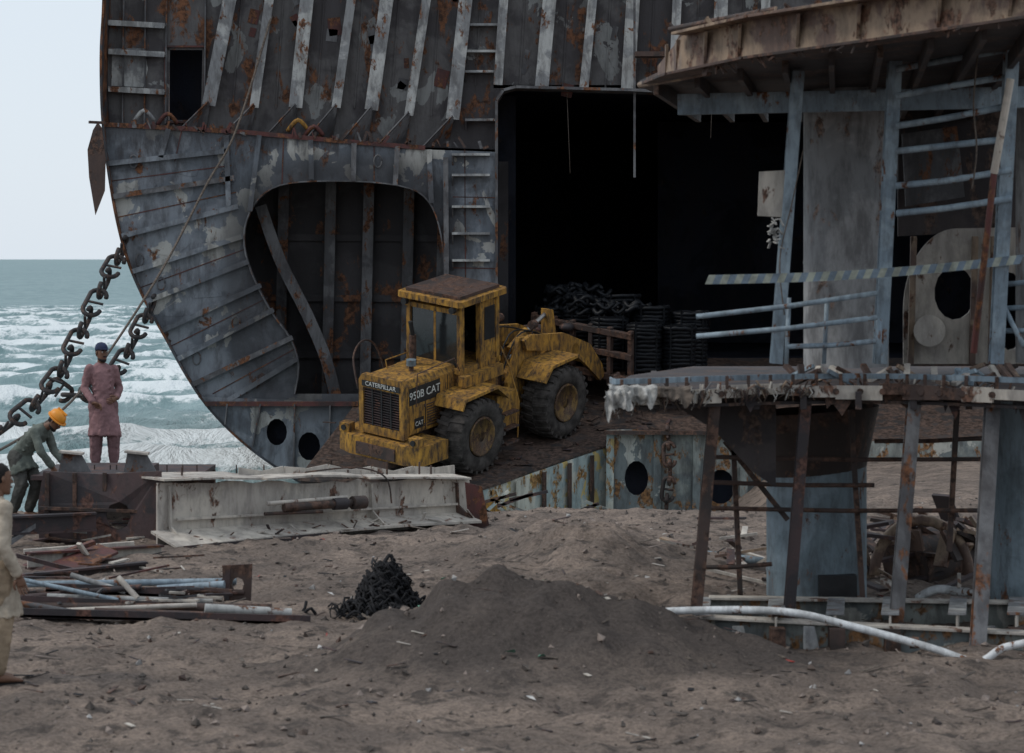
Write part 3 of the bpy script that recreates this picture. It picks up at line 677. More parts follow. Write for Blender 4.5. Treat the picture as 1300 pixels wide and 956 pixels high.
for x in(120,140,148,212,232,250,300,335): b.cyl(at(x,602,36),at(x,590,36),.010,None,M_rust,5)
b.beam(at(200,602,36),at(340,606,37),.03,.02,M_rust)
gp.append(b.obj('rusty_bracket_block',.004))
def ibeam(b,p,q,h,w,mt,mt2=None):
    u=V((0,0,h/2));b.beam(p,q,.02,h,mt);b.beam(p+u,q+u,w,.025,mt2 or mt);b.beam(p-u,q-u,w,.025,mt2 or mt)
b=B()
ibeam(b,at(-10,668,33.8),at(122,662,34.2),.20,.14,M_maroon);ibeam(b,at(35,712,32.2),at(205,702,33.2),.17,.14,M_cream,M_redrust);ibeam(b,at(10,740,30.9),at(185,722,31.8),.14,.12,M_rust,M_maroon)
b.prism([at(30,728,31.9),at(125,690,32.8),at(150,700,32.6),at(62,742,31.5)],(0,0,-.03),M_redrust)
for (x0,y0,x1,y1,Y,w,mt) in [(10,712,190,700,32.9,.14,M_cream),(30,722,120,690,32.6,.16,M_redrust),(60,735,230,722,31.6,.07,M_rust),(0,655,120,660,34,.12,M_maroon),(10,690,60,655,33.8,.1,M_stiffd),(40,740,250,745,30.6,.05,M_cream),(20,705,150,738,31.8,.09,M_maroon),(100,690,130,735,32.4,.07,M_cream),(30,700,170,690,33.4,.10,M_cream),(10,668,110,676,33.9,.05,M_stiff)]:
    b.beam(at(x0,y0,Y),at(x1,y1,Y+.3),w,w*.5,mt);
for i in range(45):
    x=random.uniform(-8,195);y=random.uniform(655,735);Y=12600/(y-328)-random.uniform(.4,1.0);a=random.uniform(-.6,.6);L=random.uniform(.15,.8);p=at(x,y,Y)
    b.beam(p,p+V((L*math.cos(a),random.uniform(-.3,.3),L*math.sin(a)*.3)),random.uniform(.02,.12),.02,random.choice([M_rust,M_maroon,M_cream,M_stiffd,M_redrust]))
gp.append(b.obj('scrap_offcuts'))
group('scrap_hull_girder',gp)
b=B()
PS=.962
for (x0,y0,x1,y1,Y,r,mt) in [(20,742,300,738,30.2,.035,M_bluegrey),(25,752,310,752,29.8,.03,M_rust),(30,770,345,772,29,.045,M_rust),(60,757,270,764,29.4,.03,M_stiff),(120,775,392,785,28.6,.03,M_rust),(260,772,370,778,28.5,.045,M_stiff),(25,735,150,762,29.3,.022,M_bluegrey),
    (150,733,175,760,29.5,.03,M_cream),(40,782,280,784,28.5,.03,M_rust),(90,730,160,752,29.6,.028,M_stiff),(200,748,285,742,29.9,.04,M_bluegrey),(10,760,180,745,29.5,.03,M_maroon),(35,777,250,768,28.8,.025,M_cream),(20,765,120,782,28.7,.03,M_stiffd)]:
    Y=Y*PS;b.cyl(at(x0,y0,Y),at(x1,y1,Y+random.uniform(-.15,.15)),r,None,mt,10)
for (x0,y0,x1,y1,Y) in [(30,764,200,772,29.1),(20,780,395,790,28.4),(60,748,240,756,29.6)]:
    a=at(x0,y0,Y*PS);c=at(x1,y1,Y*PS);b.beam(a,c,.2,.025,M_rust);b.beam(a+V((0,-.09,.03)),c+V((0,-.09,.03)),.02,.09,M_maroon)
b.prism([at(282,718,28.8),at(320,716,28.8),at(318,770,28.8),at(285,772,28.8)],(0,.06,0),M_rust,[[at(302+8*math.cos(t),742+9*math.sin(t),28.8) for t in [i*.785 for i in range(8)]]])
b.prism([at(278,740,28.7),at(292,722,28.7),at(290,775,28.7)],(0,.06,0),M_maroon)
for i in range(40):
    p=at(random.uniform(20,300),random.uniform(745,785),28.2);b.beam(p,p+V((random.uniform(-.5,.5),random.uniform(-.4,.4),random.uniform(-.03,.05))),random.uniform(.02,.06),.02,random.choice([M_rust,M_maroon,M_cream,M_stiffd]))
single(b,'scrap_pipe_pile')
b=B();cx,cy=at(490,0,28).x,28.0;cz=gh(cx,cy)
for i in range(420):
    a=random.uniform(0,6.3);rr=abs(random.gauss(0,.17));h=.42*math.exp(-(rr/.17)**2)+.05
    z=h*random.uniform(.6,1.05)
    p=V((cx+math.cos(a)*rr*1.35,cy+math.sin(a)*rr,cz+z));q=random.uniform(0,6)
    b.tube([p+V((math.cos(q+t)*.08*random.uniform(.7,1.2),math.sin(q+t)*.07,.05*math.sin(2*t+i)-.012*k)) for k,t in enumerate([k*.6 for k in range(8)])],random.uniform(.006,.018),M_net,5)
b.rings([V((cx,cy,cz-.05)),V((cx,cy,cz+.08)),V((cx-.02,cy,cz+.2)),V((cx+.02,cy,cz+.32)),V((cx+.0,cy,cz+.42))],[V((r,0,0)) for r in(.32,.26,.15,.06,.02)],[V((0,r,0)) for r in(.28,.22,.12,.05,.02)],M_net,14)
b.tube(spline([V((cx-.2,cy-.1,cz+.1)),V((cx-.1,cy-.1,cz+.3)),V((cx+.03,cy,cz+.55)),V((cx+.08,cy,cz+.45))],4),.02,M_net,6)
single(b,'net_heap')
b=B();b.tube(spline([at(680,682,35),at(770,690,34),at(860,700,33),at(968,713,32.4)],4),.05,M_collow,10);single(b,'ground_pipe')
b=B();b.tube(spline([at(690,684,35.2),at(740,680,35),at(800,684,34.6)],4),.045,M_cream,10);single(b,'ground_pipe')
# ------------------------------------------------------------------ right-hand superstructure frame
sp=[]
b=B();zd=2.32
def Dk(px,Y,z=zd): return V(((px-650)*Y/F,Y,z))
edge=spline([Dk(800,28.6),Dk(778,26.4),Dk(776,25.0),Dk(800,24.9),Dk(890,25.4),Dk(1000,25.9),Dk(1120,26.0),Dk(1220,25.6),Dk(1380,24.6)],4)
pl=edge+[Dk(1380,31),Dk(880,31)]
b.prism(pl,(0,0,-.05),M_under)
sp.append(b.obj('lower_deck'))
b=B()
e2=edge[3:]
for i in range(len(e2)-1):
    p,q=e2[i],e2[i+1];j1=random.uniform(-.015,.02)
    b.ribbon([p+V((0,-.02,.02+j1)),q+V((0,-.02,.02+j1))],(0,0,-.12+random.uniform(-.02,.03)),.03,M_cream if random.random()<.75 else M_rust)
b.ribbon([p+V((0,.10,-.16)) for p in e2],(0,.15,0),.03,M_under)
b.ribbon([p+V((0,.1,.12)) for p in e2[4:]],(0,0,-.05),.02,M_bluegrey)
s_=0
for i in range(1,len(e2)):
    s_+=(e2[i]-e2[i-1]).length
    if s_<.16: continue
    s_=0;p=e2[i]
    b.cyl(p+V((0,-.05,-.04)),p+V((0,.0,-.04)),.03,None,M_rust,8); b.beam(p+V((.05,.02,0)),p+V((.05,.02,.12)),.03,.03,M_rust)
    for k in range(4):
        q=p+V((random.uniform(0,.25),.05,0)); b.beam(q,q+V((random.uniform(-.1,.1),0,random.uniform(.02,.08))),.05,.015,random.choice([M_rust,M_cream,M_tan,M_stiffd]))
for x in (830,900,960,1020,1090,1160,1230,1290): b.beam(Dk(x,25.9,2.2),Dk(x,30.8,2.2),.06,.16,M_under)
b.beam(Dk(850,27.6,2.18),Dk(1360,27.6,2.18),.08,.14,M_under)
b.prism([Dk(840,26.6,2.2),Dk(985,26.6,2.2),Dk(985,26.6,1.35),Dk(955,26.6,1.5),Dk(905,26.6,1.9)],(0,.03,0),M_under)
# torn plates hanging from the deck edge
for (x,w,h,Y) in [(1045,40,30,26.05),(1120,55,22,26.1),(1195,30,36,25.9),(935,30,26,25.8),(1285,25,40,25.3)]:
    b.prism([at(x,498,Y),at(x+w,498,Y),at(x+w-6,498+h*.5,Y),at(x+w*.6,498+h,Y-.05),at(x+w*.3,498+h*.45,Y),at(x+5,498+h*.7,Y-.03)],(0,.02,0),random.choice([M_rust,M_maroon,M_under]))
sp.append(b.obj('deck_edge_beams',.003))
b=B()
for i in range(260):
    t=random.random()**1.1;k=min(int(t*(len(e2)*.6)),len(e2)-2);p=e2[k].lerp(e2[k+1],random.random())+V((0,-.05,.0))
    L=random.uniform(.05,.30)*(1-.6*t);b.tube([p,p+V((random.uniform(-.03,.03),-.02,-L*.5)),p+V((random.uniform(-.06,.04),random.uniform(-.03,.03),-L))],random.uniform(.003,.009),random.choice([M_rag,M_rope,M_tan,M_rust,M_rope,M_maroon]),4)
# draped tarpaulin scrap over the corner
def drape(px0,px1,Y,top,drop,seed,mat):
    nu,nv=26,16;vs=[]
    for jv in range(nv):
        for iu in range(nu):
            u=iu/(nu-1);w=jv/(nv-1)
            x=(px0+(px1-px0)*u-650)*Y/F;fold=noise.noise(V((u*6,w*1.5,seed)))
            if w<.35: y=Y+.35*(.35-w);z=zd+top+.03*fold
            else: y=Y-.04;z=zd+top-(w-.35)/.65*drop*(.55+.6*abs(noise.noise(V((u*4,seed,0))))*1.8)
            vs.append(V((x+.04*fold*w,y-.10*fold-.05,z+.02*noise.noise(V((u*9,w*9,seed))))))
    b.add(vs,[(j*nu+i,j*nu+i+1,(j+1)*nu+i+1,(j+1)*nu+i) for j in range(nv-1) for i in range(nu-1)],mat,True)
drape(772,834,24.85,.06,.22,3,M_rag);drape(808,876,25.05,.04,.14,8,M_rope);drape(768,800,24.75,.02,.26,12,M_rag)
sp.append(b.obj('torn_rags'))
b=B()
ue=[at(835,100,26.5),at(865,88,25.6),at(960,68,24.6),at(1130,44,23.4),at(1330,14,22.2)]
poly=ue+[V((ue[-1].x+1.2,30,5.2)),V((ue[0].x+.6,30,5.05)),at(812,110,27.5)]
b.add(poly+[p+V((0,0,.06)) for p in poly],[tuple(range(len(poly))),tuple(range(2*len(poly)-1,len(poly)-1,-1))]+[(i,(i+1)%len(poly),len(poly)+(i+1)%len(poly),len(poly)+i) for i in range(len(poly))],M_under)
for i in range(len(ue)-1):
    p,q=ue[i],ue[i+1]; h0=.12 if i==0 else .30
    b.prism([p+V((0,-.02,-.02)),q+V((0,-.02,-.02)),q+V((0,-.02,.30)),p+V((0,-.02,h0))],(0,.03,0),M_tan)
    if i: b.beam(p+V((0,-.12,.31)),q+V((0,-.12,.31)),.24,.025,M_tan)
    b.beam(p+V((0,.1,-.035)),q+V((0,.1,-.035)),.3,.025,M_rust)
    for t in(.3,.75):
        r=p.lerp(q,t);b.prism([r+V((0,-.05,0)),r+V((0,-.2,.28)),r+V((0,-.03,.28))],(.025,0,0),M_tan)
for i in range(9):
    t=i/8;p=ue[0].lerp(ue[-1],t);b.beam(V((p.x,p.y+.3,p.z-.06)),V((p.x+.6,29.8,5.0)),.05,.14,M_under)
b.beam(V((1.6,27.3,4.98)),V((5.2,26.6,5.02)),.1,.2,M_bluegrey)
b.prism([at(862,45,26),at(905,38,26),at(905,85,26),at(870,92,26),at(850,70,26)],(0,.03,0),M_tan)
b.tube([at(850,38,25.5),at(985,12,24.8)],.03,M_rust,8);b.tube([at(812,108,26.8),at(900,92,25.6)],.03,M_tan,8)
b.tube([at(860,42,25.5),at(850,30,25.5)],.02,M_rust,6)
for i in range(36):
    k=random.randrange(1,4);p=ue[k].lerp(ue[k+1],random.random());b.beam(p+V((0,-.1,.3)),p+V((random.uniform(-.12,.12),-.1,.3+random.uniform(.02,.10))),.06,.02,random.choice([M_rust,M_tan]))
    p=ue[k].lerp(ue[k+1],random.random());b.beam(p+V((0,-.05,-.03)),p+V((random.uniform(-.1,.1),-.05,-.03-random.uniform(.02,.10))),.05,.015,M_rust)
sp.append(b.obj('upper_deck',.003))
b=B()
Yc=28.5
def colm(px0,px1,py0,py1,Y,mt,n=32):
    c=(px0+px1)/2;r=(px1-px0)/2*Y/F;a=at(c,py0,Y);d=at(c,py1,Y);b.cyl(a,d,r,None,mt,n)
    for k in (.33,.68): q=a.lerp(d,k);b.cyl(q,q+V((0,0,.03)),r+.004,None,mt,n)
    return r
colm(1020,1128,60,465,Yc,M_colgrey)
b.cyl(at(1030,520,Yc),at(1036,600,Yc),.68,.50,M_rust,32,False)
colm(973,1100,585,790,Yc,M_collow)
b.box(at(1040,760,Yc-.6),at(1085,728,Yc-.40),M_blk)
colm(1258,1390,500,800,28,M_collow);colm(1290,1400,60,460,28,M_colgrey)
sp.append(b.obj('round_pillars'))
b=B()
def ipost(p,q,w,mt,mt2=None):
    b.beam(p,q,w,.02,mt,up=(0,1,0)); b.beam(p+V((0,.06,0)),q+V((0,.06,0)),.02,.12,mt,up=(0,1,0)); b.beam(p+V((0,.12,0)),q+V((0,.12,0)),w,.02,mt,up=(0,1,0))
ipost(at(1014,90,25.9),at(986,462,25.9),.11,M_bluegrey);ipost(at(1138,60,25.6),at(1118,462,25.8),.12,M_bluegrey);ipost(at(1288,20,25),at(1266,462,25.5),.12,M_bluegrey)
b.tube([at(1283,100,24.3),at(1262,220,24.5)],.035,M_cream,8);b.tube([at(1262,220,24.5),at(1236,448,24.8)],.03,M_redrust,8)
for p,q,w,mt in [(at(908,512,25.7),at(884,780,25.7),.10,M_rust),(at(1024,505,26.1),at(1002,785,26.1),.10,M_maroon),(at(1162,505,26),at(1138,800,25.6),.12,M_stiffd),(at(1262,503,25.7),at(1240,866,24.7),.13,M_stiffd)]: ipost(p,q,w,mt)
for (x0,y0,x1,y1,Y) in [(900,580,1255,583,27.3),(900,612,1110,616,27.3),(895,645,1250,648,27.3),(1110,560,1250,556,27.6),(885,720,980,716,27)]: b.tube([at(x0,y0,Y),at((x0+x1)/2,(y0+y1)/2+2,Y),at(x1,y1,Y)],.024,M_rust,6)
for (x0,y0,x1,y1) in [(920,560,1000,660),(930,545,940,760),(1080,520,1095,760),(1215,520,1205,700)]: b.beam(at(x0,y0,27.4),at(x1,y1,27.4),.05,.05,M_rust)
sp.append(b.obj('posts',.003))
b=B()
for yl,yr in [(88,62),(122,96),(160,134),(192,176),(236,216),(271,252)]:
    b.tube([at(1138,yl,25.5),at(1200,(yl+yr)/2+random.uniform(-1,4),25.35),at(1284,yr,25.2)],.03,M_bluegrey,8)
for (x0,y0,x1,y1) in [(884,402,1114,372),(884,427,1114,403),(1000,440,1112,433),(1266,362,1330,352),(1266,392,1330,385),(1266,420,1330,416),(1266,370,1300,440)]:
    b.tube([at(x0,y0,25.6),at((x0+x1)/2,(y0+y1)/2+2,25.5),at(x1,y1,25.4)],.024,M_bluegrey,8)
for x in(1002,1050,): b.tube([at(x,378,25.6),at(x-4,462,25.6)],.02,M_bluegrey,8)
b.tube([at(1116,405,25.5),at(1114,462,25.5)],.03,M_bluegrey,8)
b.tube(spline([at(1243,55,25),at(1236,130,25),at(1240,190,25),at(1234,240,25)],5),.008,M_rope,5)
b.tube(spline([at(1020,190,25.8),at(1005,260,25.8),at(990,330,25.8),at(996,400,25.8)],5),.006,M_rope,5)
sp.append(b.obj('pipe_railings'))
b=B()
M_strA=plain('board_blue',(.13,.17,.21),.7);M_strB=plain('board_pale',(.26,.28,.24),.7)
n=44
for i in range(n):
    t0,t1=i/n,(i+1)/n;bend=lambda t:6*math.sin(t*PI)
    xx0,xx1=900+400*t0,900+400*t1
    b.hexa([at(xx0,349-26*t0+bend(t0),25.3),at(xx1,349-26*t1+bend(t1),25.3),at(xx1,349-26*t1+bend(t1),25.33),at(xx0,349-26*t0+bend(t0),25.33),
            at(xx0-5,361-26*t0+bend(t0),25.3),at(xx1-5,361-26*t1+bend(t1),25.3),at(xx1-5,361-26*t1+bend(t1),25.33),at(xx0-5,361-26*t0+bend(t0),25.33)],M_strA if i%2 else M_strB)
sp.append(b.obj('striped_board'))
b=B()
b.prism([at(964,218,26),at(998,216,26),at(996,276,26),at(962,274,26)],(0,.03,0),M_cream)
def arc(cx,cy,rx,ry,a0,a1,Y,n=14): return [at(cx+rx*math.cos(a0+(a1-a0)*i/n),cy+ry*math.sin(a0+(a1-a0)*i/n),Y) for i in range(n+1)]
pl=arc(1215,395,68,105,-PI,-PI/2,29)+[at(1320,288,29),at(1320,462,29),at(1147,462,29)]
b.prism(pl,(0,.04,0),M_cream,[arc(1212,372,26,34,0,2*PI*.93,29),arc(1282,395,20,50,0,2*PI*.93,29)])
b.cyl(at(1180,420,28.8),at(1180,420,28.6),.16,None,M_cream,20)
for x in(1160,1238,1262): b.beam(at(x,300,28.9),at(x-4,462,28.9),.06,.06,M_tan,up=(0,1,0))
b.prism([at(1140,0,29.5),at(1330,0,29.5),at(1330,290,29.5),at(1140,300,29.5)],(0,.04,0),M_under)
b.prism([at(1150,70,29.2),at(1260,60,29.2),at(1250,110,29.2),at(1150,135,29.2)],(0,.03,0),M_tan)
b.prism([at(1145,170,29.2),at(1215,160,29.2),at(1225,250,29.2),at(1150,262,29.2)],(0,.03,0),M_stiffd)
for i in range(26):
    p=at(985+random.uniform(-9,6),290+random.uniform(-14,26),25.8);b.beam(p,p+V((random.uniform(-.06,.06),random.uniform(-.04,.04),random.uniform(-.08,.03))),.03,.012,M_rag)
for i in range(40):
    p=Dk(random.uniform(1000,1300),random.uniform(26,28),zd+.02);b.beam(p,p+V((random.uniform(-.3,.3),random.uniform(-.2,.2),random.uniform(.02,.15))),.06,.04,random.choice([M_tan,M_rust,M_cream,M_bluegrey]))
sp.append(b.obj('back_panels',.003))
b=B()
ibeam(b,at(882,812,25.6),at(1330,835,25.0),.42,.2,M_teal,M_cream);ibeam(b,at(900,785,27.2),at(1330,792,27),.4,.2,M_teal,M_cream)
for x in(890,985,1060,1130,1215,1290):
    ibeam(b,at(x,805,25.3),at(x+2,783,27.3),.36,.16,M_cream,M_stiff);b.box(at(x-6,850,25.15),at(x+10,795,25.35),M_rust)
for x in(930,1020,1100,1180,1250): b.prism([at(x,795,25.3),at(x+14,795,25.3),at(x+24,840,25.3),at(x,845,25.3)],(0,.02,0),M_stiff)
sp.append(b.obj('base_frame',.004))
group('ship_superstructure_frame',sp)
b=B()
b.tube(spline([at(776,765,25.2),at(795,772,25.1),at(812,784,24.9),at(850,776,24.8),at(990,776,24.6),at(1085,796,24.5),at(1180,822,24.4),at(1240,840,24.3),at(1275,822,24.3),at(1330,812,24.2)],5),.034,M_white,12)
for x,y in((812,784),(985,776),(1160,816)): b.cyl(at(x-5,y,24.85-(x-812)*.001),at(x+6,y,24.85-(x-812)*.001),.05,None,M_rust,12)
single(b,'white_pipe')
b=B()
b.tube(spline([at(1165,760,28.5),at(1190,748,28.4),at(1230,752,28.3),at(1320,748,28)],4),.045,M_white,10)
b.tube([at(1230,765,28),at(1320,768,28)],.03,M_rust,8);single(b,'white_pipe')
b=B()
for i in range(60):
    p=at(random.uniform(1090,1260),random.uniform(655,760),31+random.uniform(-.5,1.5));a=random.uniform(0,6.3);L=random.uniform(.2,.7)
    b.beam(p,p+V((math.cos(a)*L,random.uniform(-.2,.2),math.sin(a)*L*.6)),random.uniform(.08,.35),.04,random.choice([M_rust,M_tan,M_maroon,M_rust]))
b.tube([at(1170+60*math.cos(t),730-70*math.sin(t),30.6) for t in [i*PI/12 for i in range(13)]],.06,M_tan,8)
b.cyl(at(1150,720,31),at(1215,700,31.5),.35,None,M_rust,18)
single(b,'scrap_machinery')
b=B()
for i in range(70):
    px=random.uniform(860,1300);Y=random.uniform(29,38);x=(px-650)*Y/F;z=gh(x,Y);a=random.uniform(0,6.3);L=random.uniform(.15,.7)
    b.beam((x,Y,z+.04),(x+math.cos(a)*L,Y+math.sin(a)*L,z+random.uniform(.04,.25)),random.uniform(.03,.12),.03,random.choice([M_rust,M_tan,M_maroon,M_cream]))
single(b,'scrap_offcut_pile')
# ------------------------------------------------------------------ people
M_skin=plain('skin',(.15,.08,.052),.55,.15,10);M_hair=plain('hair',(.012,.01,.01),.8);M_eye=plain('eye',(.5,.48,.45),.3,.05);M_pup=plain('pupil',(.01,.01,.01),.3,.05);M_lip=plain('lips',(.12,.045,.035),.5,.1)
def cloth(name,c): return plain(name,c,.95,.30,4,.1,.6)
def person(name,loc,yaw,J,shirt,pants,hat,skirt=.5,hatmat=None,beard=True,sc=1.0):
    out=[];j={k:V(v) for k,v in J.items()}
    lat=(j['shL']-j['shR']).normalized();sp_=(j['neck']-j['hip']).normalized();dep=lat.cross(sp_).normalized()
    b=B();hip=j['hip'];nk=j['neck']
    T=[(0,.165,.125),(.2,.150,.115),(.45,.155,.12),(.7,.175,.125),(.88,.175,.105),(.97,.11,.08),(1.04,.060,.060)]
    b.rings([hip.lerp(nk,t) for t,_,_ in T],[lat*w for _,w,_ in T],[dep*d for _,_,d in T],shirt,18)
    for s in'LR':
        sh,el,wr=j['sh'+s],j['el'+s],j['wr'+s]
        b.capsule(sh,el,.066,.056,shirt);b.capsule(el,el.lerp(wr,.86),.056,.050,shirt)
    # pleats running down the shirt so the cloth hangs in folds
    if skirt>0:
        kn=(j['knL']+j['knR'])/2;dn=(kn-hip).normalized();d2=lat.cross(dn).normalized()
        cs=[(-.12,.15,.12),(.0,.175,.135),(.3,.19,.15),(.7,.21,.16),(1.0,.22,.165)]
        b.rings([hip+dn*(skirt*t) for t,_,_ in cs],[lat*w for _,w,_ in cs],[d2*d for _,_,d in cs],shirt,20)
        for k in range(11):
            a=2*PI*k/11+.2;e=lat*math.cos(a)*.205+d2*math.sin(a)*.155
            b.capsule(hip+e*.82+dn*random.uniform(0,.1),hip+e*1.04+dn*skirt*.98,.008,.026,shirt,8)
    for k in range(5):
        t=.15+.15*k;c=hip.lerp(nk,t);b.capsule(c+lat*.15-dep*.06,c-lat*.08+dep*-.11+(nk-hip)*.12,.012,.018,shirt,8)
        b.capsule(c-lat*.15+dep*.06,c+lat*.08+dep*.11+(nk-hip)*.10,.012,.018,shirt,8)
    o=b.obj('shirt');out.append(o)
    def rm(o,vs,st,disp):
        m=o.modifiers.new('remesh','REMESH');m.mode='VOXEL';m.voxel_size=vs;m.use_smooth_shade=True
        m=o.modifiers.new('smooth','SMOOTH');m.iterations=st;m.factor=.6
        tx=bpy.data.textures.new('folds','CLOUDS');tx.noise_scale=.06;tx.noise_depth=2
        m=o.modifiers.new('folds','DISPLACE');m.texture=tx;m.strength=disp;m.texture_coords='LOCAL'
    rm(o,.011,3,.022)
    b=B()
    for s in'LR':
        hp,kn,an=j['hp'+s],j['kn'+s],j['an'+s]
        b.capsule(hp,kn,.112,.088,pants);b.capsule(kn,an+V((0,0,.05)),.090,.066,pants)
        for k in range(5):
            a=2*PI*k/5;e=V((math.cos(a),math.sin(a),0));b.capsule(kn+e*.085,an+V((0,0,.06))+e*.068,.016,.012,pants,8)
    b.capsule(j['hpL'],j['hpR'],.12,.12,pants)
    o=b.obj('trousers');out.append(o);rm(o,.011,3,.022)
    b=B();hc=j['head'];u=V(J['hup']).normalized() if 'hup' in J else V((0,0,1));f=V(J.get('look',(0,-1,0))).normalized()
    f=(f-u*f.dot(u)).normalized();l=u.cross(f).normalized()
    prof=[(-.125,.018,.02,.055),(-.115,.036,.04,.045),(-.095,.052,.062,.022),(-.06,.062,.078,.008),(-.02,.070,.088,0),(.02,.073,.094,-.003),(.06,.070,.090,-.006),(.09,.056,.07,-.008),(.11,.034,.042,-.008),(.118,.008,.01,-.008)]
    b.rings([hc+u*z+f*o_ for z,w,d,o_ in prof],[l*w for z,w,d,o_ in prof],[f*d for z,w,d,o_ in prof],M_skin,20)
    b.capsule(nk-u*.03,hc-u*.07-f*.01,.056,.052,M_skin)
    b.add([hc+f*.088+u*.022,hc+f*.080-l*.020-u*.04,hc+f*.116-u*.032,hc+f*.080-u*.04+l*.020],[(0,1,2),(0,2,3),(1,3,2)],M_skin)
    for s in(-1,1):
        b.ball(hc+f*.083+u*.008+l*.030*s,.012,M_eye,8);b.ball(hc+f*.093+u*.008+l*.030*s,.0055,M_pup,6)
        b.beam(hc+f*.092+u*.028+l*.014*s,hc+f*.084+u*.028+l*.046*s,.008,.008,M_hair)
        b.rings([hc+l*s*.068+u*.03,hc+l*s*.082+u*.012,hc+l*s*.08-u*.02,hc+l*s*.068-u*.03],[f*.004,f*.017,f*.012,f*.004],[l*.006]*4,M_skin,8)
    b.capsule(hc+f*.088-u*.065-l*.02,hc+f*.088-u*.065+l*.02,.007,.007,M_lip)
    if beard:
        b.capsule(hc+f*.094-u*.052-l*.022,hc+f*.094-u*.052+l*.022,.007,.007,M_hair)
        pb=[(-.132,.02,.025,.055),(-.115,.042,.047,.043),(-.095,.056,.067,.020),(-.075,.06,.07,.008)]
        b.rings([hc+u*z+f*o_ for z,w,d,o_ in pb],[l*w for z,w,d,o_ in pb],[f*d for z,w,d,o_ in pb],M_hair,18)
    ph=[(-.05,.058,.05,-.04),(-.02,.073,.066,-.03),(.03,.077,.082,-.02),(.07,.074,.088,-.012),(.1,.056,.07,-.012),(.125,.02,.03,-.012)]
    b.rings([hc+u*z+f*o_ for z,w,d,o_ in ph],[l*w for z,w,d,o_ in ph],[f*d for z,w,d,o_ in ph],M_hair,18)
    if hat:
        k=1.0 if hat=='cap' else 1.18
        pc=[(.035,.083,.105,-.008),(.06,.084,.106,-.008),(.10,.074,.092,-.010),(.13,.050,.062,-.012),(.142,.012,.015,-.012)]
        b.rings([hc+u*z*(1 if hat=='cap' else 1.12)+f*o_ for z,w,d,o_ in pc],[l*w*k for z,w,d,o_ in pc],[f*d*k for z,w,d,o_ in pc],hatmat,22)
        if hat=='cap': b.prism([hc+u*.045+f*a+l*c for a,c in[(.06,-.07),(.13,-.065),(.165,-.03),(.17,0),(.165,.03),(.13,.065),(.06,.07)]],u*.01-f*.002,hatmat)
        else:
            b.rings([hc+u*.030,hc+u*.044],[l*.125]*2,[f*.145]*2,hatmat,24); b.beam(hc+u*.16-f*.08,hc+u*.165+f*.08,.025,.02,hatmat,up=u)
    for s in'LR':
        el,wr=j['el'+s],j['wr'+s];d=(wr-el).normalized();hd=V(J.get('hd'+s,d)).normalized()
        b.capsule(el.lerp(wr,.8),wr,.036,.028,M_skin)
        w=hd.cross(V((1,0,0))).normalized() if abs(hd.x)<.8 else hd.cross(V((0,1,0))).normalized(); n=hd.cross(w).normalized()
        b.rings([wr-hd*.01,wr+hd*.03,wr+hd*.07,wr+hd*.09],[w*.022,w*.036,w*.042,w*.036],[n*.018,n*.016,n*.014,n*.010],M_skin,10)
        for i,(o_,L) in enumerate([(-.032,.062),(-.011,.075),(.011,.07),(.032,.055)]):
            p=wr+hd*.082+w*o_;c=-n if s=='L' else n
            b.tube([p,p+hd*L*.45+c*.006,p+hd*L*.75+c*.022,p+hd*L*.9+c*.04],[.010,.0095,.0085,.006],M_skin,7)
        p=wr+hd*.02-w*.03;b.tube([p,p+hd*.025-w*.022,p+hd*.055-w*.03,p+hd*.075-w*.026],[.013,.012,.010,.007],M_skin,7)
        an=j['an'+s];td=V(J.get('toe',(0,-1,0))).normalized()
        b.capsule(an+V((0,0,.08)),an+V((0,0,.0)),.042,.04,M_skin)
        b.rings([an-td*.06-V((0,0,.035)),an-V((0,0,.02)),an+td*.09-V((0,0,.038)),an+td*.17-V((0,0,.052)),an+td*.2-V((0,0,.058))],[td.cross(V((0,0,1)))*q for q in(.03,.036,.043,.042,.02)],[V((0,0,q)) for q in(.035,.045,.03,.018,.01)],M_skin,12)
        sd=td.cross(V((0,0,1)));b.prism([an+td*a+sd*c-V((0,0,.082)) for a,c in[(-.08,-.03),(-.08,.03),(.08,.05),(.19,.045),(.22,0),(.19,-.045),(.08,-.05)]],(0,0,.016),M_hair)
    out.append(b.obj('head_and_hands'))
    group(name,out,Matrix.Translation(loc)@Matrix.Rotation(yaw,4,'Z')@Matrix.Scale(sc,4))
A1=dict(hip=(.02,0,.93),neck=(-.01,.02,1.45),head=(-.015,-.02,1.605),shL=(.165,.02,1.375),shR=(-.18,.0,1.39),elL=(.25,.07,1.11),elR=(-.24,.05,1.12),wrL=(.16,-.15,.99),wrR=(-.16,-.15,.93),
  hpL=(.10,0,.88),hpR=(-.08,0,.88),knL=(.14,-.05,.48),knR=(-.09,-.01,.48),anL=(.16,.0,.085),anR=(-.09,.02,.085),look=(.25,-1,-.05),hdL=(-.85,-.4,-.3),hdR=(.75,-.4,-.4))
person('standing_worker',V((at(130,0,38.2).x,38.2,.642)),math.radians(22),A1,cloth('mauve_cloth',(.23,.135,.14)),cloth('mauve_trousers',(.20,.12,.125)),'cap',.46,plain('navy_cap',(.02,.03,.07),.8),sc=.99)
A2=dict(hip=(0,.20,.84),neck=(0,-.20,1.23),head=(0,-.36,1.31),shL=(.165,-.14,1.17),shR=(-.165,-.14,1.17),elL=(.20,-.22,.91),elR=(-.20,-.25,.91),wrL=(.10,-.42,.76),wrR=(-.10,-.38,.70),
  hpL=(.09,.18,.82),hpR=(-.09,.18,.82),knL=(.12,-.02,.46),knR=(-.12,.08,.47),anL=(.12,.10,.085),anR=(-.12,.20,.085),look=(0,-.8,-.7),hup=(0,-.7,.8),hdL=(-.2,-.4,-1),hdR=(.2,-.4,-1))
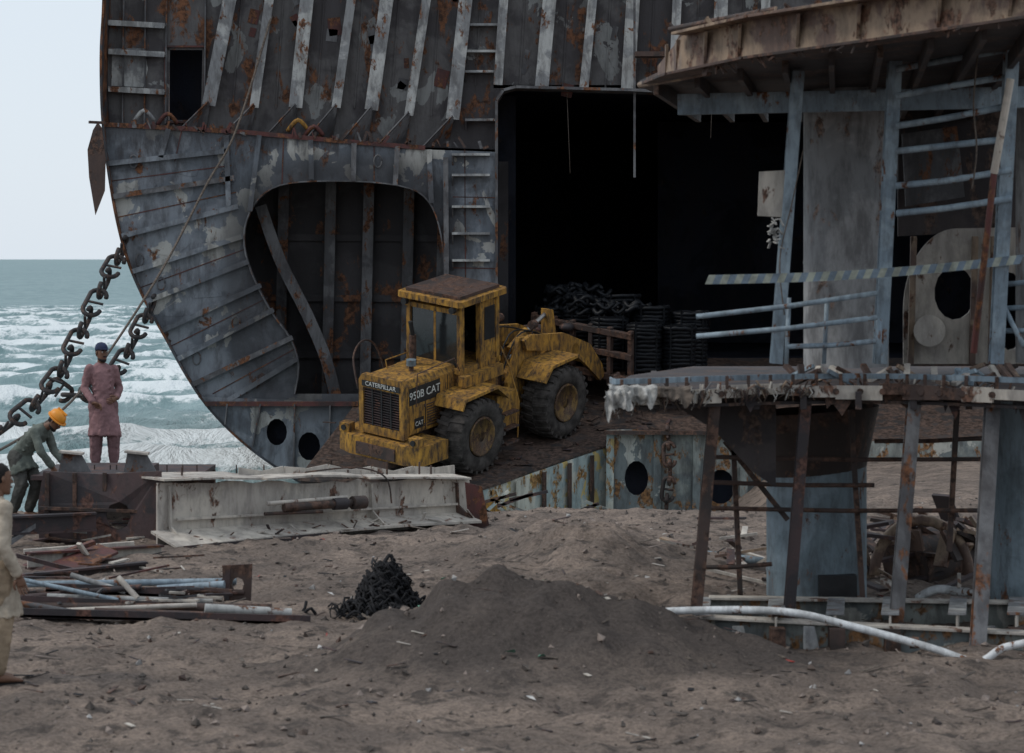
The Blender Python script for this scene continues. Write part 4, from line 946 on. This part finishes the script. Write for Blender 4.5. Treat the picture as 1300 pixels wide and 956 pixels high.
px2=at(40,0,37.6).x
person('bending_worker',V((px2,37.6,gh(px2,37.6)+.02)),math.radians(70),A2,cloth('olive_cloth',(.12,.135,.12)),cloth('dark_trousers',(.075,.075,.07)),'helmet',.24,plain('orange_helmet',(.70,.27,.03),.4,.08))
A3=dict(A1);A3.update(look=(0,-1,-.3),wrL=(.24,-.14,.86),hdL=(.0,-.3,-1),wrR=(-.22,-.10,.86),hdR=(0,-.3,-1))
px3=at(-4,0,23.3).x
person('walking_worker',V((px3,23.3,gh(px3,23.3))),math.radians(120),A3,cloth('beige_cloth',(.36,.31,.25)),cloth('tan_trousers',(.26,.20,.14)),None,.40,beard=False,sc=1.05)
# ------------------------------------------------------------------ light, world, camera
w=bpy.data.worlds.new("World");scene.world=w;w.use_nodes=True;nt=w.node_tree
bg=nt.nodes['Background'];sky=nt.nodes.new('ShaderNodeTexSky');sky.sky_type='NISHITA';sky.sun_disc=False
el=math.radians(50);az=math.radians(-100)
sky.sun_elevation=el;sky.sun_rotation=az;sky.dust_density=1.0;sky.air_density=1.0;sky.ozone_density=1.5
wc=mix(nt,.86,sky.outputs[0],(7.9,8.7,9.6))
nt.links.new(wc,bg.inputs[0]);bg.inputs[1].default_value=.10
L=bpy.data.lights.new('sun','SUN');L.energy=1.4;L.angle=math.radians(12);L.color=(1,.94,.86)
lo=bpy.data.objects.new('sun',L);scene.collection.objects.link(lo)
dv=V((math.sin(az)*math.cos(el),math.cos(az)*math.cos(el),math.sin(el)))
lo.rotation_euler=dv.to_track_quat('Z','Y').to_euler();lo.location=dv*60
cam=bpy.data.cameras.new('camera');co=bpy.data.objects.new('camera',cam);scene.collection.objects.link(co)
cam.sensor_width=36;cam.lens=F/1300*36;cam.shift_y=-150/1300;cam.clip_end=30000;cam.clip_start=.5
co.location=(0,0,CH);co.rotation_euler=(PI/2,0,0);scene.camera=co
cam.dof.use_dof=True;cam.dof.focus_distance=56;cam.dof.aperture_fstop=4.5
scene.view_settings.view_transform='Standard';scene.view_settings.look='None';scene.view_settings.exposure=0
